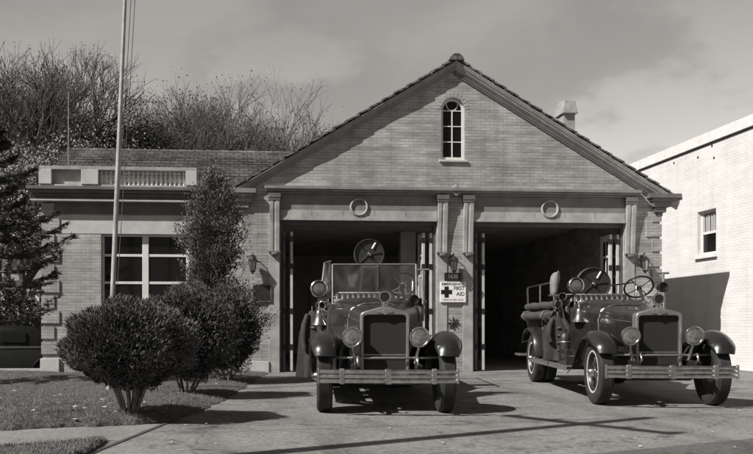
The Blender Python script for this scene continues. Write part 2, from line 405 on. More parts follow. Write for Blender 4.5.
# fallen leaves
V = []; Fc = []
def add_leaf(p, s):
    q = Quaternion((random.uniform(-.4, .4), random.uniform(-.4, .4), random.uniform(-.3, .3)+1)); 
    M = Matrix.Rotation(random.uniform(0, 6.28), 3, 'Z') @ Matrix.Rotation(random.uniform(-.5, .5), 3, 'X')
    b = len(V)
    for c in ((-1, 0, 0.15), (0, -0.55, 0), (1, 0, 0.2), (0, 0.55, 0.1)):
        V.append(tuple(Vector(p) + M @ Vector(c)*s))
    Fc.append((b, b+1, b+2, b+3))
for _ in range(260):
    u = 1-random.random()**1.2*0.6; v = random.random()**1.5; p = lawn_pt(u, v); add_leaf((p.x, p.y, gz(p.y)+lawn_h(u, v, p)+0.03), random.uniform(0.012, 0.04))
for px, py, s in [(75, 408, .04), (85, 404, .042), (108, 414, .035), (115, 413, .03), (40, 397, .03), (20, 395, .04), (60, 396, .04), (192, 398, .04)]:
    q = G(px, py, 0.1); add_leaf((q.x, q.y, q.z+0.02), s)
for _ in range(70):
    p = G(random.uniform(170, 753), random.uniform(378, 452)); add_leaf((p.x, p.y, gz(p.y)+0.016), random.uniform(0.01, 0.03))
o = np_mesh('fallen_leaves', V, Fc, MT['dead_leaf']); o['kind'] = 'stuff'; o['label'] = 'scattered dry fallen leaves on lawn and driveway'

# ------------------------------------------------------------------ fire station
XL, XR, XM = 0.25, 9.81, 5.03
B1 = (1.10, 4.62); B2 = (5.45, 8.97); ZL = 3.37
sl = 0.592; EZ = 4.10                          # roof pitch; z of the roof line above the wall corner
def roof_z(x, off=0.0): return EZ + off + (XR - XM - abs(x - XM)) * sl
FS = empty('fire_station', 'buff brick fire station with tiled gable, two open garage bays and low side wing', 'fire station', (0, 0, 0))
AWX = at(453, YF); aw = 0.27; az0 = zat(453, 160, YF); az1 = zat(453, 110, YF)    # arched window: half width, sill, spring
def arch(cx, w, z0, zs, n=16):
    return [(cx-w, z0), (cx+w, z0)] + [(cx+w*math.cos(PI*k/n), zs+w*math.sin(PI*k/n)) for k in range(n+1)]
outer = [(XL, -.6), (B1[0], -.6), (B1[0], ZL), (B1[1], ZL), (B1[1], -.6), (B2[0], -.6), (B2[0], ZL), (B2[1], ZL), (B2[1], -.6), (XR, -.6), (XR, EZ-.04), (XM, roof_z(XM)-.04), (XL, EZ-.04)]
MB().plate(outer, [arch(AWX, aw, az0, az1)], 'Y', YF, YF+0.3).build('gable_wall', MT['brick'], FS)
# arch surround of headers, frame, glass
mb = MB(); n = 13
for k in range(n):
    a = PI*(k+0.5)/n; c = Vector((AWX+(aw+.06)*math.cos(a), YF+0.009, az1+(aw+.06)*math.sin(a)))
    M = Matrix.Translation(c) @ Matrix.Rotation(-(a-PI/2), 4, 'Y'); mb.box(-.03, .03, -.014, .014, -.055, .055, M)
wn = MB()
def arch_ring(mb, cx, w0, w1, z0, zs, y0, y1, n=18):
    o_ = [(cx+w1*math.cos(PI*k/n), zs+w1*math.sin(PI*k/n)) for k in range(n+1)] + [(cx-w1, z0)]
    o_ = [(cx+w1, z0)] + o_
    hole = [(cx+w0, z0+0.07)] + [(cx+w0*math.cos(PI*k/n), zs+w0*math.sin(PI*k/n)) for k in range(n+1)] + [(cx-w0, z0+0.07)]
    mb.plate(o_, [hole], 'Y', y0, y1)
arch_ring(wn, AWX, aw-.055, aw-.001, az0, az1, YF+.06, YF+.13)
aw_o = wn.build('arched_window', MT['white_paint'], FS, smooth=40)
mb.build('arch_surround', MT['brick'], aw_o, 0.004)
mn = MB(); yb = YF+.08; yt = YF+.115
mn.box(AWX-.012, AWX+.012, yb, yt, az0+.07, az1+.02)
hh = (az1 - az0 - .07)
for k in range(1, 4): mn.box(AWX-aw+.05, AWX+aw-.05, yb+.004, yt-.004, az0+.07+hh*k/3-.01, az0+.07+hh*k/3+.01)
r = aw-.05
for sgn in (-1, 1):                                  # gothic tracery
    pts = [(AWX+sgn*(r*.98-1.05*r*math.cos(t)) if False else AWX+sgn*r*0.62*math.sin(t), (yb+yt)/2, az1+r*0.86*(1-math.cos(t))) for t in [i*PI/2/8 for i in range(9)]]
    mn.tube(pts, 0.011, 6)
mn.build('muntin', MT['white_paint'], aw_o)
MB().plate(arch(AWX, aw-.03, az0+.02, az1), [], 'Y', YF+.10, YF+.106).build('pane', MT['glass'], aw_o)
MB().box(AWX-aw-.05, AWX+aw+.05, YF-.05, YF+.06, az0-.05, az0-.002).build('sill', MT['stone_light'], aw_o, 0.006)

# side and back walls, garage interior
MB().box(XL, XL+.3, YF+.302, YF+15, -.6, EZ-.1).build('side_wall', MT['brick'], FS)
MB().box(XR-.3, XR, YF+.302, YF+15, -.6, EZ-.1).build('side_wall', MT['brick'], FS)
MB().plate([(XL, -.6), (XR, -.6), (XR, EZ-.04), (XM, roof_z(XM)-.04), (XL, EZ-.04)], [], 'Y', YF+15.002, YF+15.3).build('rear_wall', MT['brick'], FS)
MB().box(XL+.302, XR-.302, YF+.302, YF+15, 3.72, 3.85).build('garage_ceiling', MT['interior'], FS)
MB().box(B1[1]+.2, B2[0]-.2, YF+5, YF+5.3, 0.01, 3.71).build('interior_column', MT['interior'], FS)
MB().box(XL+.302, XR-.302, YF+13.0, YF+13.1, 0.01, 3.7).build('garage_partition', MT['interior'], FS)
MB().box(XL+.301, XR-.301, YF, YF+14.99, -0.55, 0.004).build('garage_floor', MT['interior_floor'], FS)
for k in range(9):
    x = 5.75+.42*k; l = MB().box(x, x+.38, YF+12.5, YF+12.95, .02, 2.0).build('locker', MT['door_dark'], FS, .01)

for k in range(4):
    x = 1.5+.75*k; MB().box(x, x+.6, YF+12.9, YF+12.98, .8, 2.6).build('wall_panel', MT['door_paint'], FS, .01)
# tiled main roof: sawtooth courses run front to back
OV = 0.175; HALF = 5.17
def rake_roof(sgn):
    mb = MB(); n = 19; y0, y1 = YF-OV, YF+15.4
    for k in range(n):
        xa = HALF*k/n; xb = HALF*(k+1)/n + 0.05     # from ridge to eave
        za = roof_z(XM+xa, 0.06); zb = roof_z(XM+xb, 0.10)
        j = random.uniform(-.015, .015)
        X = lambda x: XM + sgn*x
        sec = [(X(xa), za), (X(xb), zb), (X(xb), zb-.042), (X(xa), za-.04)]
        mb.loft([[(p[0], y0+j, p[1]) for p in sec], [(p[0], y1, p[1]) for p in sec]])
    return mb
for sgn in (-1, 1): rake_roof(sgn).build('tile_roof', MT['tile'], FS)
mb = MB()
for k in range(38):
    y = YF-OV-.03+k*.41; M = Matrix.Translation((XM, y, roof_z(XM)+.02))
    mb.loft([[(XM+q[0]*s, yy, roof_z(XM)+q[1]) for q in ((-.17, .0), (-.15, .07), (-.05, .155), (.05, .155), (.15, .07), (.17, .0))] for yy, s in ((y, 1.0), (y+.43, .9))])
mb.build('ridge_tile', MT['tile'], FS)
# raking cornice with a moulded profile; (projection, drop)
prof = [(0, -.02), (-.20, -.02), (-.20, -.055), (-.185, -.075), (-.165, -.13), (-.125, -.19), (-.11, -.20), (-.11, -.235), (-.075, -.245), (-.065, -.29), (-.03, -.32), (-.03, -.345), (0, -.345)]
for sgn in (-1, 1):
    secs = []
    for x in (0.0, HALF+.0):
        z = roof_z(XM+x, .02)
        secs.append([(XM+sgn*x, YF+p[0]*.78, z+p[1]*.60) for p in prof])
    MB().loft(secs).build('raking_cornice', MT['stone'] if sgn > 0 else MT['trim'], FS)  # right rake takes the paler material, its sunlit tone put into the colour
    if sgn < 0: continue
    secs = []
    for x in (0.0, 4.70):
        z = roof_z(XM+x, .02); secs.append([(XM+sgn*x, YF+a_, z-b_) for a_, b_ in ((-.001, .21), (-.045, .21), (-.045, .25), (-.03, .27), (-.03, .30), (-.001, .30))])
    MB().loft(secs).build('rake_shade_strip', MT['trim_dark'], FS)  # dark strip standing in for the shaded band under the right rake
# eave returns (boxed cornice ends, three steps) and side eaves
for sgn in (-1, 1):
    X = lambda d: XM+sgn*d
    back = YF+15 if sgn > 0 else YF+.34
    mb = MB()
    for (d0, d1, z0, z1, pj) in ((4.46, 5.20, 3.93, 4.03, .20), (4.52, 5.13, 3.86, 3.929, .16), (4.56, 4.99, 3.74, 3.859, .11), (4.62, 4.90, 3.62, 3.739, .07), (4.70, 4.83, 3.53, 3.619, .035)):
        x0, x1 = sorted((X(d0), X(d1))); mb.box(x0, x1, YF-pj, YF-.001, z0, z1)
        xo0, xo1 = sorted((X(4.785), X(d1))); mb.box(xo0, xo1, YF+.0, back, z0, z1)
    mb.build('eave_return', MT['trim_dark'] if sgn > 0 else MT['trim'], FS, .006)
# quoins at the right corner
z = 0.35; k = 0
while z < 3.5:
    w = .34 if k % 2 == 0 else .20
    MB().box(XR-w, XR+.03, YF-.03, YF+w*.9, z, min(z+.285, 3.52)).build('quoin', MT['brick'], FS, .004); z += .34; k += 1
# cornice ledge over the doors
mb = MB()
for (e, z0, z1, pj) in ((0, 4.03, 4.10, .19), (-.02, 3.985, 4.029, .16), (-.06, 3.94, 3.984, .09)):
    mb.box(.76-e, 9.30+e, YF-pj, YF-.0005, z0, z1)
lg = mb.build('ledge', MT['trim'], FS, .008)
mb = MB()                                            # little carved finial over the pier
mb.lathe([(.0, 0), (.07, .01), (.09, .05), (.05, .09), (.015, .13), (0, .14)], Matrix.Translation((XM, YF-.10, 4.06)), 12)
mb.tube([(XM-.12, YF-.12, 4.02), (XM-.05, YF-.14, 3.98), (XM, YF-.15, 3.93), (XM+.05, YF-.14, 3.98), (XM+.12, YF-.12, 4.02)], .02, 8)
mb.build('finial', MT['trim'], lg, smooth=40)
for (xa, xb) in (B1, B2):
    xa -= .0; xb += .0; cx = (xa+xb)/2
    fz = MB().box(xa, xb, YF-.03, YF-.001, 3.59, 3.939).build('frieze', MT['frieze'], FS, .004)
    mb = MB(); mb.box(xa, xb, YF-.034, YF-.001, 3.46, 3.589); mb.box(xa, xb, YF-.045, YF-.001, 3.42, 3.459); mb.box(xa, xb, YF-.06, YF-.001, 3.36, 3.419)
    lt = mb.build('lintel', MT['stone'], FS, .006)
    for k in (1, 2, 3, 4):
        x = xa+(xb-xa)*k/5; MB().box(x-.004, x+.004, YF-.0355, YF-.0352, 3.462, 3.586).build('seam', MT['tar'], lt)
    mb = MB()                                         # wreath ring in relief
    M = Matrix.Translation((cx, YF-.03, 3.665)) @ Matrix.Rotation(PI/2, 4, 'X')
    mb.lathe([(.205, -.01), (.205, .02), (.196, .04), (.182, .046), (.168, .04), (.16, .02), (.16, -.01)], M, 36, closed=True)
    mb.build('wreath', MT['stone'], lt, smooth=40)
# pilasters with tapering consoles
for (xa, xb) in ((B1[0]-.235, B1[0]-.005), (B1[1]+.005, B1[1]+.235), (B2[0]-.235, B2[0]-.005), (B2[1]+.005, B2[1]+.235)):
    p = MB().box(xa, xb, YF-.02, YF-.001, 0.0, 2.66).build('pilaster', MT['stone'], FS, .004)
    cs = []
    for z, pj in ((2.64, .045), (2.9, .06), (3.3, .085), (3.6, .12), (3.78, .13)):
        cs.append([(xa+.01, YF-.0005, z), (xb-.01, YF-.0005, z), (xb-.01, YF-pj, z), (xa+.14, YF-pj, z), (xa+.13, YF-pj+.012, z), (xa+.09, YF-pj+.012, z), (xa+.08, YF-pj, z), (xa+.01, YF-pj, z)])
    MB().loft(cs).build('console', MT['stone'], p)
    mb = MB().box(xa-.02, xb+.02, YF-.15, YF-.001, 3.84, 3.938).box(xa-.01, xb+.01, YF-.14, YF-.001, 3.785, 3.839)
    mb.build('capital', MT['trim_dark'], p, .006)
    mb = MB(); mb.lathe([(.03, -.07), (.045, -.05), (.05, 0), (.045, .05), (.03, .07)], Matrix.Translation(((xa+xb)/2, YF-.06, 2.61)) @ Matrix.Rotation(PI/2, 4, 'Y'), 12)
    mb.box(xa-.015, xb+.015, YF-.075, YF-.021, 2.645, 2.675); mb.build('scroll', MT['trim_dark'], p)
# plinths
for (xa, xb) in ((XL, B1[0]-.24), (B2[1]+.24, XR)):
    MB().box(xa-.03, xb, YF-.05, YF-.0015, -.3, .25).build('plinth', MT['stone_light'], FS, .008)
# frames round the bays
for (xa, xb) in (B1, B2):
    mb = MB(); mb.box(xa, xa+.05, YF+.08, YF+.24, .004, ZL); mb.box(xb-.05, xb, YF+.08, YF+.24, .004, ZL); mb.box(xa+.052, xb-.052, YF+.08, YF+.24, ZL-.1, ZL-.002)
    mb.build('door_frame', MT['door_dark'], FS)
    # folded leaves, two to each side
    for side in (0, 1):
        for q in (0, 1):
            x = (xa+.10+.17*q) if side == 0 else (xb-.10-.17*q)
            zt = 3.12; y0 = YF+.10; y1 = y0+.50; hw = .028
            if side == 0 and q == 1: pass
            mb = MB()
            mb.box(x-hw, x+hw, y0, y0+.10, .03, zt); mb.box(x-hw, x+hw, y1-.1, y1, .03, zt)
            for (z0, z1) in ((.03, .25), (1.0, 1.12), (1.62, 1.67), (2.14, 2.19), (2.6, 2.65), (zt-.14, zt)): mb.box(x-hw+.003, x+hw-.003, y0+.101, y1-.101, z0, z1)
            mb.box(x-.012, x+.012, (y0+y1)/2-.02, (y0+y1)/2+.02, 1.121, zt-.141)
            dl = mb.build('folding_door', MT['door_paint'] if not (side == 0 and q == 0) else MT['door_dark'], FS, .004)
            MB().box(x-.01, x+.01, y0+.1005, y1-.1005, .251, .999).build('panel', MT['door_dark'], dl)
            MB().box(x-.004, x+.004, y0+.1005, y1-.1005, 1.121, zt-.141).build('pane', MT['glass'], dl)
            for z in (.5, 1.3, 2.3, 2.9): MB().box(x-hw-.012, x+hw+.012, y0-.01, y0+.03, z, z+.12).build('hinge', MT['black'], dl)

# ---- the wing
WX0, WX1 = at(43, YW), XL-.001
wz0, wz1 = 0.9, zat(145, 234, YW)
wx0, wx1 = at(101, YW), at(145, YW)*2-at(101, YW)
MB().plate([(WX0, -.6), (WX1, -.6), (WX1, 4.05), (WX0, 4.05)], [[(wx0, wz0), (wx1, wz0), (wx1, wz1), (wx0, wz1)]], 'Y', YW, YW+.3).build('wing_wall', MT['brick_wing'], FS)
MB().box(WX0, WX0+.3, YW+.301, YW+7, -.6, 4.05).build('wing_side_wall', MT['brick_wing'], FS)
MB().box(WX0+.301, WX1, YW+6.7, YW+7, -.6, 4.05).build('wing_rear_wall', MT['brick_wing'], FS)
MB().box(WX0+.301, WX1-.001, YW+2.5, YW+2.6, 0, 4.0).build('wing_partition', MT['interior'], FS)
MB().box(WX0, WX1, YW-.010, YW-.0008, 3.50, 3.764).build('wing_frieze', MT['trim_dark'], FS)  # dark board, its colour deepens the shade below the cornice
MB().box(WX0, WX1, YW-.006, YW-.0008, wz1, wz1+.40).build('stone_band', MT['stone_light'], FS)
wf = MB(); cx = (wx0+wx1)/2; yb, yt = YW+.10, YW+.16
for (a, b) in ((wx0, wx0+.06), (cx-.07, cx+.07), (wx1-.06, wx1)): wf.box(a, b, yb, yt, wz0, wz1)
for (a, b) in ((wx0+.061, cx-.071), (cx+.071, wx1-.061)):
    wf.box(a, b, yb+.002, yt-.002, wz1-.05, wz1); wf.box(a, b, yb+.002, yt-.002, wz0, wz0+.07)
wn = wf.build('window', MT['white_paint'], FS, .004)
for (a, b) in ((wx0+.061, cx-.071), (cx+.071, wx1-.061)):
    sm = MB()
    for z in (zat(145, 255, YW), zat(145, 282.5, YW), 1.42): sm.box(a, b, yb+.012, yt-.006, z-.028, z+.028)
    s_ = sm.build('sash', MT['white_paint'], wn)
    MB().box(a, b, YW+.128, YW+.133, wz0+.071, wz1-.051).build('pane', MT['glass'], wn)
MB().box(wx0-.06, wx1+.06, YW-.06, YW+.09, wz0-.1, wz0-.002).build('sill', MT['stone_light'], wn, .008)
# cornice of the wing, running round the corner
mb = MB()
for (pj, z0, z1) in ((.30, 4.00, 4.07), (.26, 3.93, 3.999), (.19, 3.86, 3.929), (.16, 3.80, 3.859)):
    mb.box(WX0-pj, WX1, YW-pj, YW-.0005, z0, z1); mb.box(WX0-pj, WX0-.0005, YW+.0, YW+7, z0, z1)
mb.build('wing_cornice', MT['trim_dark'], FS, .006)
mb = MB().box(WX0-.24, WX1, YW-.20, YW-.0004, 3.765, 3.799); mb.build('cornice_moulding', MT['stone_light'], FS)
MB().box(WX0-.1, WX1, YW-.14, YW+7, 4.071, 4.09).build('flat_roof', MT['trim_dark'], FS)
# parapet: posts, panels and the baluster run
PT = zat(145, 168, YW); PY0, PY1 = YW-.08, YW+.18
def pxX(p): return at(p, YW)
pr = MB().box(pxX(40), pxX(197), PY0-.03, PY1+.03, PT-.075, PT).box(pxX(40), pxX(197), PY0-.01, PY1+.01, 4.091, 4.14).build('parapet_rail', MT['stone'], FS, .006)
for a, b in ((40, 52.5), (82, 99), (186, 197)):
    MB().box(pxX(a), pxX(b), PY0-.045, PY1+.045, 4.141, PT-.076).build('parapet_post', MT['stone_light'], pr, .008)
MB().box(pxX(52.5)+.001, pxX(82)-.001, PY0+.09, PY1, 4.141, PT-.076).build('parapet_panel', MT['stone'], pr)
nb = 19
for k in range(nb):
    x = pxX(99)+(pxX(186)-pxX(99))*(k+.5)/nb
    prf = [(.022, 0), (.026, .02), (.018, .04), (.032, .1), (.034, .14), (.022, .22), (.016, .26), (.024, .29), (.024, .31)]; hsc = (PT-.076-4.141)/.31
    MB().lathe([(r_*1.05, h_*hsc) for r_, h_ in prf], Matrix.Translation((x, YW+.04, 4.141)), 8).build('baluster', MT['white_paint'], pr, smooth=50)
# quoins on wing corner
z = .40; k = 0
while z < 3.6:
    w = .36 if k % 2 == 0 else .25
    MB().box(WX0-.03, WX0+w, YW-.032, YW+w*.8, z, min(z+.275, 3.73)).build('quoin', MT['brick_wing'], FS, .004); z += .34; k += 1
MB().box(WX0-.05, WX0+.36, YW-.055, YW+.5, -.5, .31).build('plinth', MT['stone_light'], FS, .01)
# wing's tiled roof seen over the parapet
RX0, RX1 = at(68, YW+4.6), 3.0
ya, za, yb_, zb = YW+.9, 4.25, YW+4.6, zat(160, 152.5, YW+4.6)
mb = MB(); n = 17
for k in range(n):
    y0 = ya+(yb_-ya)*k/n; y1 = ya+(yb_-ya)*(k+1)/n+.03
    z0 = za+(zb-za)*k/n; z1 = za+(zb-za)*(k+1)/n
    q = [(y0, z0+.05), (y1, z1), (y1, z1-.05), (y0, z0)]
    mb.loft([[(RX0+random.uniform(-.012, .012), p[0], p[1]) for p in q], [(RX1, p[0], p[1]) for p in q]])
mb.build('wing_tile_roof', MT['tile'], FS)
mb = MB().plate([(ya+.02, 4.09), (yb_, 4.09), (yb_, zb-.06), (ya+.02, za-.06)], [], 'X', RX0+.06, RX0+.2); mb.build('wing_gable_end', MT['trim_dark'], FS)
MB().add([(RX0, yb_+.02, zb), (RX1, yb_+.02, zb), (RX1, YW+8.2, 4.2), (RX0, YW+8.2, 4.2)], [(0, 1, 2, 3)]).build('wing_rear_slope', MT['tile'], FS)
mb = MB(); k = 0; x = RX0-.03
while x < RX1:
    mb.loft([[(xx, yb_+q[0]*s, zb+q[1]*s) for q in ((-.13, -.03), (-.10, .05), (0, .09), (.1, .05), (.13, -.03))] for xx, s in ((x, 1.0), (x+.40, .86))]); x += .38
mb.build('wing_ridge_tile', MT['tile'], FS)
# chimney
cy = YF+5.5; c0, c1 = at(562.5, cy), at(576, cy); zt = zat(569, 100, cy); zk = zat(569, 114, cy)
ch = MB().box(c0+.03, c1-.03, cy, cy+.5, 4.5, zk-.001).build('chimney', MT['chimney'], FS, .01)
w0, w1 = c0-.03, c1+.03
mb = MB().loft([[(w0, cy-.1, zk), (w1, cy-.1, zk), (w1, cy+.6, zk), (w0, cy+.6, zk)], [(c0+.04, cy-.02, zt), (c1-.04, cy-.02, zt), (c1-.04, cy+.5, zt), (c0+.04, cy+.5, zt)]])
mb.build('chimney_cap', MT['chimney'], ch, .02)

# ---- lettering helper
def text(body, size, loc, mat, parent=None, name='lettering', sx=1.0, bold=0.0):
    cu = bpy.data.curves.new(name, 'FONT'); cu.body = body; cu.size = size; cu.align_x = 'CENTER'; cu.align_y = 'CENTER'; cu.extrude = 0.0015; cu.offset = bold
    cu.materials.append(mat); o = bpy.data.objects.new(name, cu); C.objects.link(o)
    o.location = loc; o.rotation_euler = (PI/2, 0, 0); o.scale = (sx, 1, 1)
    me = bpy.data.meshes.new_from_object(o.evaluated_get(bpy.context.evaluated_depsgraph_get())); bpy.data.objects.remove(o)
    o = bpy.data.objects.new(name, me); C.objects.link(o); o.location = loc; o.rotation_euler = (PI/2, 0, 0); o.scale = (sx, 1, 1); o.parent = parent
    return o
# first aid sign on the pier
sx0, sx1 = at(440.2, YF-.05), at(465.8, YF-.05); sz1, sz0 = zat(453, 281.8, YF-.05), zat(453, 302.2, YF-.05)
cx, cz = (sx0+sx1)/2, (sz0+sz1)/2; sw, sh = sx1-sx0, sz1-sz0
SG = empty('first_aid_sign', 'white emergency first aid sign with black cross on the brick pier', 'sign', (cx, YF-.045, cz))
MB().box(-sw/2, sw/2, -.012, .02, -sh/2, sh/2).build('board', MT['sign_white'], SG, .004)
MB().box(-.07, .07, .0205, .044, -.15, .15).build('bracket', MT['black'], SG)
mb = MB(); q = -sw*.255; w = .048; L = .125
mb.plate([(q-w, -L+.0), (q+w, -L), (q+w, -w), (q+L, -w), (q+L, w), (q+w, w), (q+w, L), (q-w, L), (q-w, w), (q-L, w), (q-L, -w), (q-w, -w)], [], 'Y', -.0155, -.0125)
mb.build('cross', MT['sign_black'], SG)
text('EMERGENCY', .078, (0, -.0125, sh*.385), MT['sign_black'], SG, sx=1.16, bold=.0015)
text('FIRST', .118, (sw*.235, -.0125, sh*.175), MT['sign_black'], SG, sx=.88, bold=.002)
text('AID', .118, (sw*.29, -.0125, -sh*.10), MT['sign_black'], SG, sx=.95, bold=.002)
text('AMERICAN RED CROSS', .045, (0, -.0125, -sh*.385), MT['sign_black'], SG, sx=1.0)
# number plate above it
px0, px1 = at(444.5, YF-.03), at(461, YF-.03); pz1, pz0 = zat(453, 272.6, YF-.03), zat(453, 280.6, YF-.03)
NP = empty('number_plate', 'small dark street number plate reading 1630 under the pier lantern', 'number plate', ((px0+px1)/2, YF-.02, (pz0+pz1)/2))
MB().box(-(px1-px0)/2, (px1-px0)/2, -.02, .019, -(pz1-pz0)/2, (pz1-pz0)/2).build('plate', MT['black'], NP, .004)
text('1630', .13, (0, -.0225, 0), MT['canvas_pale'], NP, sx=.9)
# bronze plaque on the left
MBP = empty('wall_plaque', 'dark bronze memorial plaque on the brick left of the first bay', 'plaque', (at(262, YF), YF-.02, zat(262, 293, YF)))
MB().box(-.21, .21, -.02, .019, -.2, .2).build('plate', MT['bronze'], MBP, .006)
mb = MB()
mb.plate([(-.205, -.195), (.205, -.195), (.205, .195), (-.205, .195)], [[(-.185, -.175), (.185, -.175), (.185, .175), (-.185, .175)]], 'Y', -.03, -.0205); mb.build('border', MT['dull_metal'], MBP)
# wrought iron rosette on the pier
RS = empty('iron_rosette', 'small iron star rosette on the brick pier below the first aid sign', 'ornament', (at(453, YF), YF-.015, zat(453, 323, YF)))
mb = MB()
for k in range(8):
    a = PI*k/4; mb.tube([(.02*math.cos(a), 0, .02*math.sin(a)), (.10*math.cos(a), -.004, .10*math.sin(a)), (.145*math.cos(a), 0, .145*math.sin(a))], [.012, .016, .004], 6)
mb.lathe([(.045, -.014), (.045, .01), (.02, .03), (0, .032)], Matrix.Rotation(PI/2, 4, 'X'), 12)
mb.build('star', MT['bronze'], RS, smooth=40)

# wall lanterns
def lantern(px, label):
    t = empty('wall_lantern', label, 'lantern', (at(px, YF), YF-.001, zat(px, 262, YF)), 0, 'wall lanterns on the station front')
    MB().box(-.045, .045, -.02, 0, -.12, .16).build('backplate', MT['black'], t, .008)
    MB().tube([(0, -.02, .08), (0, -.08, .17), (0, -.15, .19), (0, -.18, .15), (0, -.18, .11)], .012, 8).build('arm', MT['black'], t, smooth=60)
    MB().lathe([(.012, .115), (.05, .10), (.085, .055), (.10, .035), (.10, .02)], Matrix.Translation((0, -.18, 0)), 8).build('cap', MT['black'], t)
    fr = MB()
    for k in range(6):
        a = 2*PI*k/6; fr.tube([(.085*math.cos(a), -.18+.085*math.sin(a), .02), (.055*math.cos(a), -.18+.055*math.sin(a), -.20)], .006, 5)
    fr.lathe([(.06, -.20), (.055, -.225), (.02, -.25), (.008, -.28), (0, -.285)], Matrix.Translation((0, -.18, 0)), 8)
    f = fr.build('cage', MT['black'], t)
    MB().lathe([(.075, .018), (.048, -.198)], Matrix.Translation((0, -.18, 0)), 6).build('glass', MT['lens'], f)
    return t
lantern(452, 'dark iron lantern on the middle pier above the number plate')
lantern(641.5, 'dark iron lantern right of the second bay, behind the steering wheel')
lantern(252.5, 'dark iron lantern left of the first bay, above the bronze plaque')
# antenna mast
t = empty('antenna_mast', 'thin grey antenna mast rising beside the tiled roof of the wing', 'mast', (at(68.5, YW+3), YW+3, 4.1))
MB().tube([(0, 0, 0), (0, 0, zat(68, 92, YW+3)-4.1)], [.018, .01], 6).build('mast', MT['dull_metal'], t)

# ------------------------------------------------------------------ white building on the right
WBX = 11.85
WB = empty('white_building', 'tall white painted brick building with one sash window on the right', 'building', (WBX+5, 24, 0))
WB.location = (0, 0, 0)
def wY(px):                                        # depth along the wall for a picture column
    t = (px-XP)/F; return WBX*(CA - t*SA)/(SA + t*CA)
def wZ(px, py): Y = wY(px); return ZC+(YP-py)/F*(WBX*SA+Y*CA)
y1, y0 = wY(697.5), wY(716); z1, z0 = wZ(707, 210), wZ(707, 254.5)
ct = wZ(753, 126.7)
MB().plate([(12, -.6), (44, -.6), (44, ct), (12, ct)], [[(y0, z0), (y1, z0), (y1, z1), (y0, z1)]], 'X', WBX, WBX+.3).build('side_wall', MT['white_brick'], WB)
MB().box(WBX+.301, WBX+9, 12, 12.3, -.6, ct).build('front_wall', MT['white_brick'], WB)
MB().box(WBX+.301, WBX+9, 43.7, 44, -.6, ct).build('rear_wall', MT['white_brick'], WB)
MB().box(WBX+8.7, WBX+9, 12.301, 43.699, -.6, ct).build('side_wall', MT['white_brick'], WB)
MB().box(WBX+.301, WBX+8.699, 12.301, 43.699, ct-.5, ct-.3).build('flat_roof', MT['tar'], WB)
mb = MB().box(WBX-.06, WBX+.36, 11.94, 44.06, ct+.012, ct+.27).box(WBX-.012, WBX+.31, 11.95, 44.05, ct+.001, ct+.0115)
mb.build('coping', MT['white_paint'], WB, .01)
MB().box(WBX-.016, WBX-.001, 11.95, 44.05, ct-.04, ct+.0).build('coping_joint', MT['tar'], WB)
wf = MB(); xb, xt = WBX+.10, WBX+.17; zm = (z0+z1)/2
for (a, b) in ((y0, y0+.06), (y1-.06, y1)): wf.box(xb, xt, a, b, z0, z1)
for (a, b) in ((z0, z0+.07), (zm-.03, zm+.03), (z1-.05, z1)): wf.box(xb+.003, xt-.003, y0+.061, y1-.061, a, b)
wo = wf.build('window', MT['white_paint'], WB, .004)
MB().box(WBX+.13, WBX+.136, y0+.06, y1-.06, z0+.06, zm).build('pane', MT['glass'], wo)
mb = MB()
for k in range(7):
    y = y0+.07+(y1-y0-.14)*k/6; mb.tube([(WBX+.145+.01*(k % 2), y, zm+.03), (WBX+.145+.01*(k % 2), y, z1-.05)], .034, 8)
mb.build('curtain', MT['house'], wo, smooth=60)
MB().box(WBX-.07, WBX+.1, y0-.07, y1+.07, z0-.09, z0-.002).build('sill', MT['white_paint'], wo, .006)
for px, py in ((674, 163), (712, 146), (698, 157.5), (714, 158)):
    yy = wY(px); zz = wZ(px, py); MB().lathe([(.035, 0), (.035, .02)], Matrix.Translation((WBX-.004, yy, zz)) @ Matrix.Rotation(PI/2, 4, 'Y'), 10).build('anchor_plate', MT['black'], WB)

# ------------------------------------------------------------------ fire engines
def sweep(mb, path, prof_fn):                        # path: (y, z) points; section across x
    secs = []
    for i, (y, z) in enumerate(path):
        a = path[max(0, i-1)]; b = path[min(len(path)-1, i+1)]; t = Vector((b[0]-a[0], b[1]-a[1])).normalized(); nrm = Vector((-t.y, t.x))
        secs.append([(x, y+nrm.x*h, z+nrm.y*h) for x, h in prof_fn(i/(len(path)-1))])
    return mb.loft(secs, caps=False, closed=False)
def smooth_path(pts, n=6):
    out = []
    P_ = [pts[0]]+list(pts)+[pts[-1]]
    for i in range(1, len(P_)-2):
        for k in range(n):
            t = k/n; p0, p1, p2, p3 = [np.array(q, float) for q in P_[i-1:i+3]]
            out.append(tuple(0.5*((2*p1)+(-p0+p2)*t+(2*p0-5*p1+4*p2-p3)*t*t+(-p0+3*p1-3*p2+p3)*t**3)))
    out.append(tuple(pts[-1])); return out
def hood_sec(y, w, z0, zs, zt, n=10):
    pts = [(-w, y, z0), (-w, y, zs)]
    for k in range(1, n):
        a = PI*(1-k/n); pts.append((w*math.copysign(abs(math.cos(a))**0.55, math.cos(a)), y, zs+(zt-zs)*math.sin(a)**0.75))
    return pts+[(w, y, zs), (w, y, z0)]

